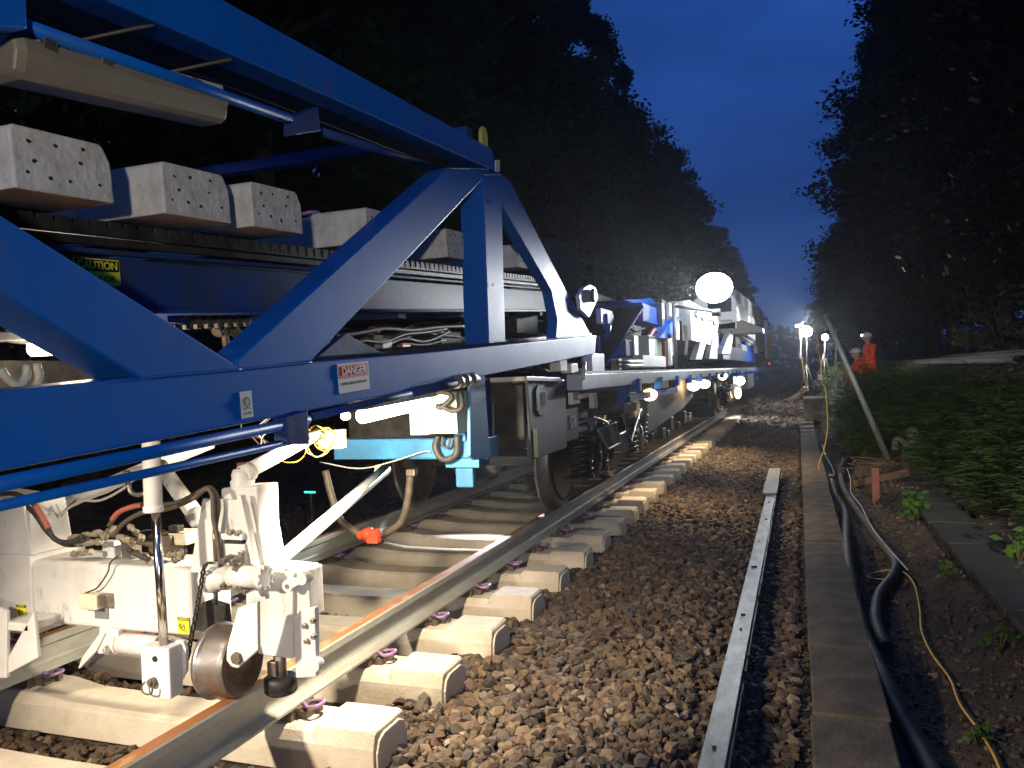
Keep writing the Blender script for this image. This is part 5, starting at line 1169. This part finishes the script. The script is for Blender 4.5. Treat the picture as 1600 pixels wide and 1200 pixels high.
n = 900; x = RNG.uniform(.4, 2.6, n); y = RNG.uniform(2, 12, n); z = gz(x, y)+.012
Q = leafcloud(n, np.zeros(3), np.zeros(3), .035); Q[:, :, 2] *= .35; Q += np.stack([x, y, z], -1)[:, None]
npmesh('fallen_leaves', Q.reshape(-1, 3), np.arange(n*4).reshape(-1, 4), mat('dead_leaf', (.22, .13, .06), .8, col2=(.10, .06, .03), nscale=20), kind='stuff', label='dead leaves littered over the earth round the hoses', cat='leaves')
n = 2600; x = RNG.uniform(-.02, 1.0, n); x = np.where(RNG.random(n) < .4, RNG.uniform(-.08, .02, n), x); y = RNG.uniform(1.5, 12, n); z = gz(x, y)+.008
x2 = RNG.random(n) < .5
Q = leafcloud(n, np.zeros(3), np.zeros(3), .018, elong=2.5); Q[:, :, 2] *= .5; Q += np.stack([x, y, z], -1)[:, None]
npmesh('moss_litter', Q.reshape(-1, 3), np.arange(n*4).reshape(-1, 4), mat('moss', (.10, .10, .035), .9, col2=(.13, .08, .04), nscale=12), kind='stuff', label='moss and litter along the trough edge', cat='moss')

# ------------------------------------------------------------------ trees
def crown_mesh(name, R, H, z0, n, size, m, nclump=120, seed=0):
    """R radius, crown between z0 and H; leaf clumps on and in an uneven volume"""
    global RNG
    keep = RNG; RNG = np.random.default_rng(seed)
    cs = []; per = n//nclump
    for i in range(nclump):
        t = RNG.random()**.9; zz = z0+(H-z0)*t; prof = (math.sin(math.pi*min(.97, .18+.82*t)))**.6; a = RNG.uniform(0, 2*math.pi); rr = R*prof*RNG.uniform(.55, 1.05)
        rad = RNG.uniform(.10, .26)*R*(1-.35*t)*RNG.uniform(.6, 1.4, 3)
        c = np.array([rr*math.cos(a), rr*math.sin(a), zz]); k = int(per*RNG.uniform(.5, 1.5))
        cs.append(leafcloud(k, c, rad*np.array([1, 1, .75]), size))
    Q = np.concatenate(cs); V = Q.reshape(-1, 3)
    me_o = npmesh(name, V, np.arange(len(V)).reshape(-1, 4), m); RNG = keep
    return me_o
def make_tree(R, H, z0, n, size, m, seed):
    r = empty('tree', (0, 0, 0)); c = crown_mesh('crown', R, H, z0, n, size, m, seed=seed); c.parent = r
    rnd = random.Random(seed); a = MB(); a.tube([(0, 0, -1), (.1, 0, H*.25), (-.15, .1, H*.5), (.05, 0, H*.8)], lambda t: .32*(1-t)+.04, 10)
    for k in range(9):
        t = rnd.uniform(.2, .6); an = rnd.uniform(0, 6.28); l = R*rnd.uniform(.5, .9); a.tube([(0, 0, H*t), (l*.5*math.cos(an), l*.5*math.sin(an), H*t+l*.3), (l*.9*math.cos(an), l*.9*math.sin(an), H*t+l*.55)], lambda s: .12*(1-s)+.02, 7, 4)
    a.build('trunk', BARK, r); return r
protos = [make_tree(4.6, 17, .2, 52000, .19, LEAF, 31), make_tree(4.2, 19, .5, 52000, .18, LEAF2, 32), make_tree(5.0, 15.5, .2, 52000, .20, LEAF, 33)]
protosR = [make_tree(5.2, 20, 2.2, 56000, .18, LEAF2, 41), make_tree(5.6, 18, 2.6, 56000, .18, LEAF2, 42), make_tree(5.0, 22, 2.5, 56000, .18, LEAF2, 43)]
used = set()
def put(pl, i, x, y, s, rz, label, group):
    p_ = pl[i]
    if id(p_) not in used: used.add(id(p_)); o = p_
    else: o = copy_tree(p_)
    o.location = (x, y, gz1(x, y)-.3); o.rotation_euler.z = rz; o.scale = (s, s, s); tag(o, label, 'tree', group)
rnd = random.Random(77)
y = 5.0; k = 0
while y < 165:
    x = -11.4+rnd.uniform(-.7, .7); s = rnd.uniform(.88, 1.12)
    put(protos, k % 3, x, y, s, rnd.uniform(0, 6.28), 'dark leafy tree in the wall of trees behind the blue truss' if y < 40 else 'dark tree in the far part of the left tree wall against the dusk sky', 'trees left of the track')
    y += rnd.uniform(4.6, 6.0)*(1 if y < 60 else 1.3); k += 1
y = 9.0; k = 0
while y < 165:
    x = 8.1+rnd.uniform(-.7, .6); s = rnd.uniform(.88, 1.10)
    put(protosR, k % 3, x, y, s, rnd.uniform(0, 6.28), 'tall dark tree above the raised rail on the right' if y < 40 else 'tall dark tree in the far part of the right tree wall against the sky', 'trees right of the track')
    y += rnd.uniform(4.8, 6.4)*(1 if y < 60 else 1.3); k += 1
for y in np.arange(2, 60, 5.5):
    put(protos, int(y) % 3, -17.5+rnd.uniform(-1, 1), float(y), rnd.uniform(1.1, 1.3), rnd.uniform(0, 6.28), 'dark tree in the second row behind the left tree wall', 'trees left of the track')
for y in np.arange(12, 60, 7):
    put(protosR, int(y) % 3, 14+rnd.uniform(-1, 1), float(y), rnd.uniform(1.0, 1.2), rnd.uniform(0, 6.28), 'dark tree in the second row behind the right tree wall', 'trees right of the track')
for i, x in enumerate((-11, -7, -3.2, .5, 4, 8)):
    put(protos, i % 3, x, 190+i*3, .62+.05*(i % 3), i, 'far dark tree closing the end of the cutting below the sky', 'trees closing the far end')
# bushes: dimly lit foliage on the left bank and behind the raised track
def bushes(name, x, ylist, R, H, m, label, group, size=.13, n=6000, seed=5):
    r0 = empty(name, (0, 0, 0)); c = crown_mesh('foliage', R, H, .0, n, size, m, nclump=40, seed=seed); c.parent = r0
    a = MB(); 
    for k in range(5): an = k*1.25; a.tube([(0, 0, -.3), (R*.3*math.cos(an), R*.3*math.sin(an), H*.4), (R*.6*math.cos(an), R*.6*math.sin(an), H*.8)], lambda s: .05*(1-s)+.01, 6, 4)
    a.build('stems', BARK, r0); f = True
    for i, y in enumerate(ylist):
        o = r0 if f else copy_tree(r0); f = False
        xx = x+rnd.uniform(-.4, .4); o.location = (xx, y, gz1(xx, y)-.1); o.rotation_euler.z = rnd.uniform(0, 6.28); s = rnd.uniform(.85, 1.2); o.scale = (s, s, s); tag(o, label, 'bush', group)
bushes('bush', -7.3, [3.2, 5.6, 8.2, 10.8, 13.6, 17, 21, 26, 32], 1.7, 3.6, LEAF, 'leafy bush on the far bank seen above the sleepers', 'bushes on the left bank')
bushes('bush', 8.0, [8, 10.8, 13.5, 16.5, 20, 24, 29, 35], 1.7, 2.9, mat('brownish_leaf', (.055, .06, .03), .7, col2=(.04, .035, .022), nscale=1.2), 'dull dark bush behind the raised rails', 'bushes behind the raised rails', seed=6)

# ------------------------------------------------------------------ haze volume added to give the lamps a glow
if True:
    a = MB(); a.mm((-310, -70, -2), (310, 720, 60)); hz = a.build('haze', None, kind='stuff'); hz.data.materials.clear()
    m = bpy.data.materials.new('haze_volume'); m.use_nodes = True; nt = m.node_tree; nt.nodes.remove(nt.nodes['Principled BSDF'])
    pv = nt.nodes.new('ShaderNodeVolumePrincipled'); pv.inputs['Density'].default_value = .0011; pv.inputs['Anisotropy'].default_value = .75
    pv.inputs['Color'].default_value = (.9, .93, 1, 1)
    nt.links.new(pv.outputs[0], nt.nodes['Material Output'].inputs['Volume']); hz.data.materials.append(m)
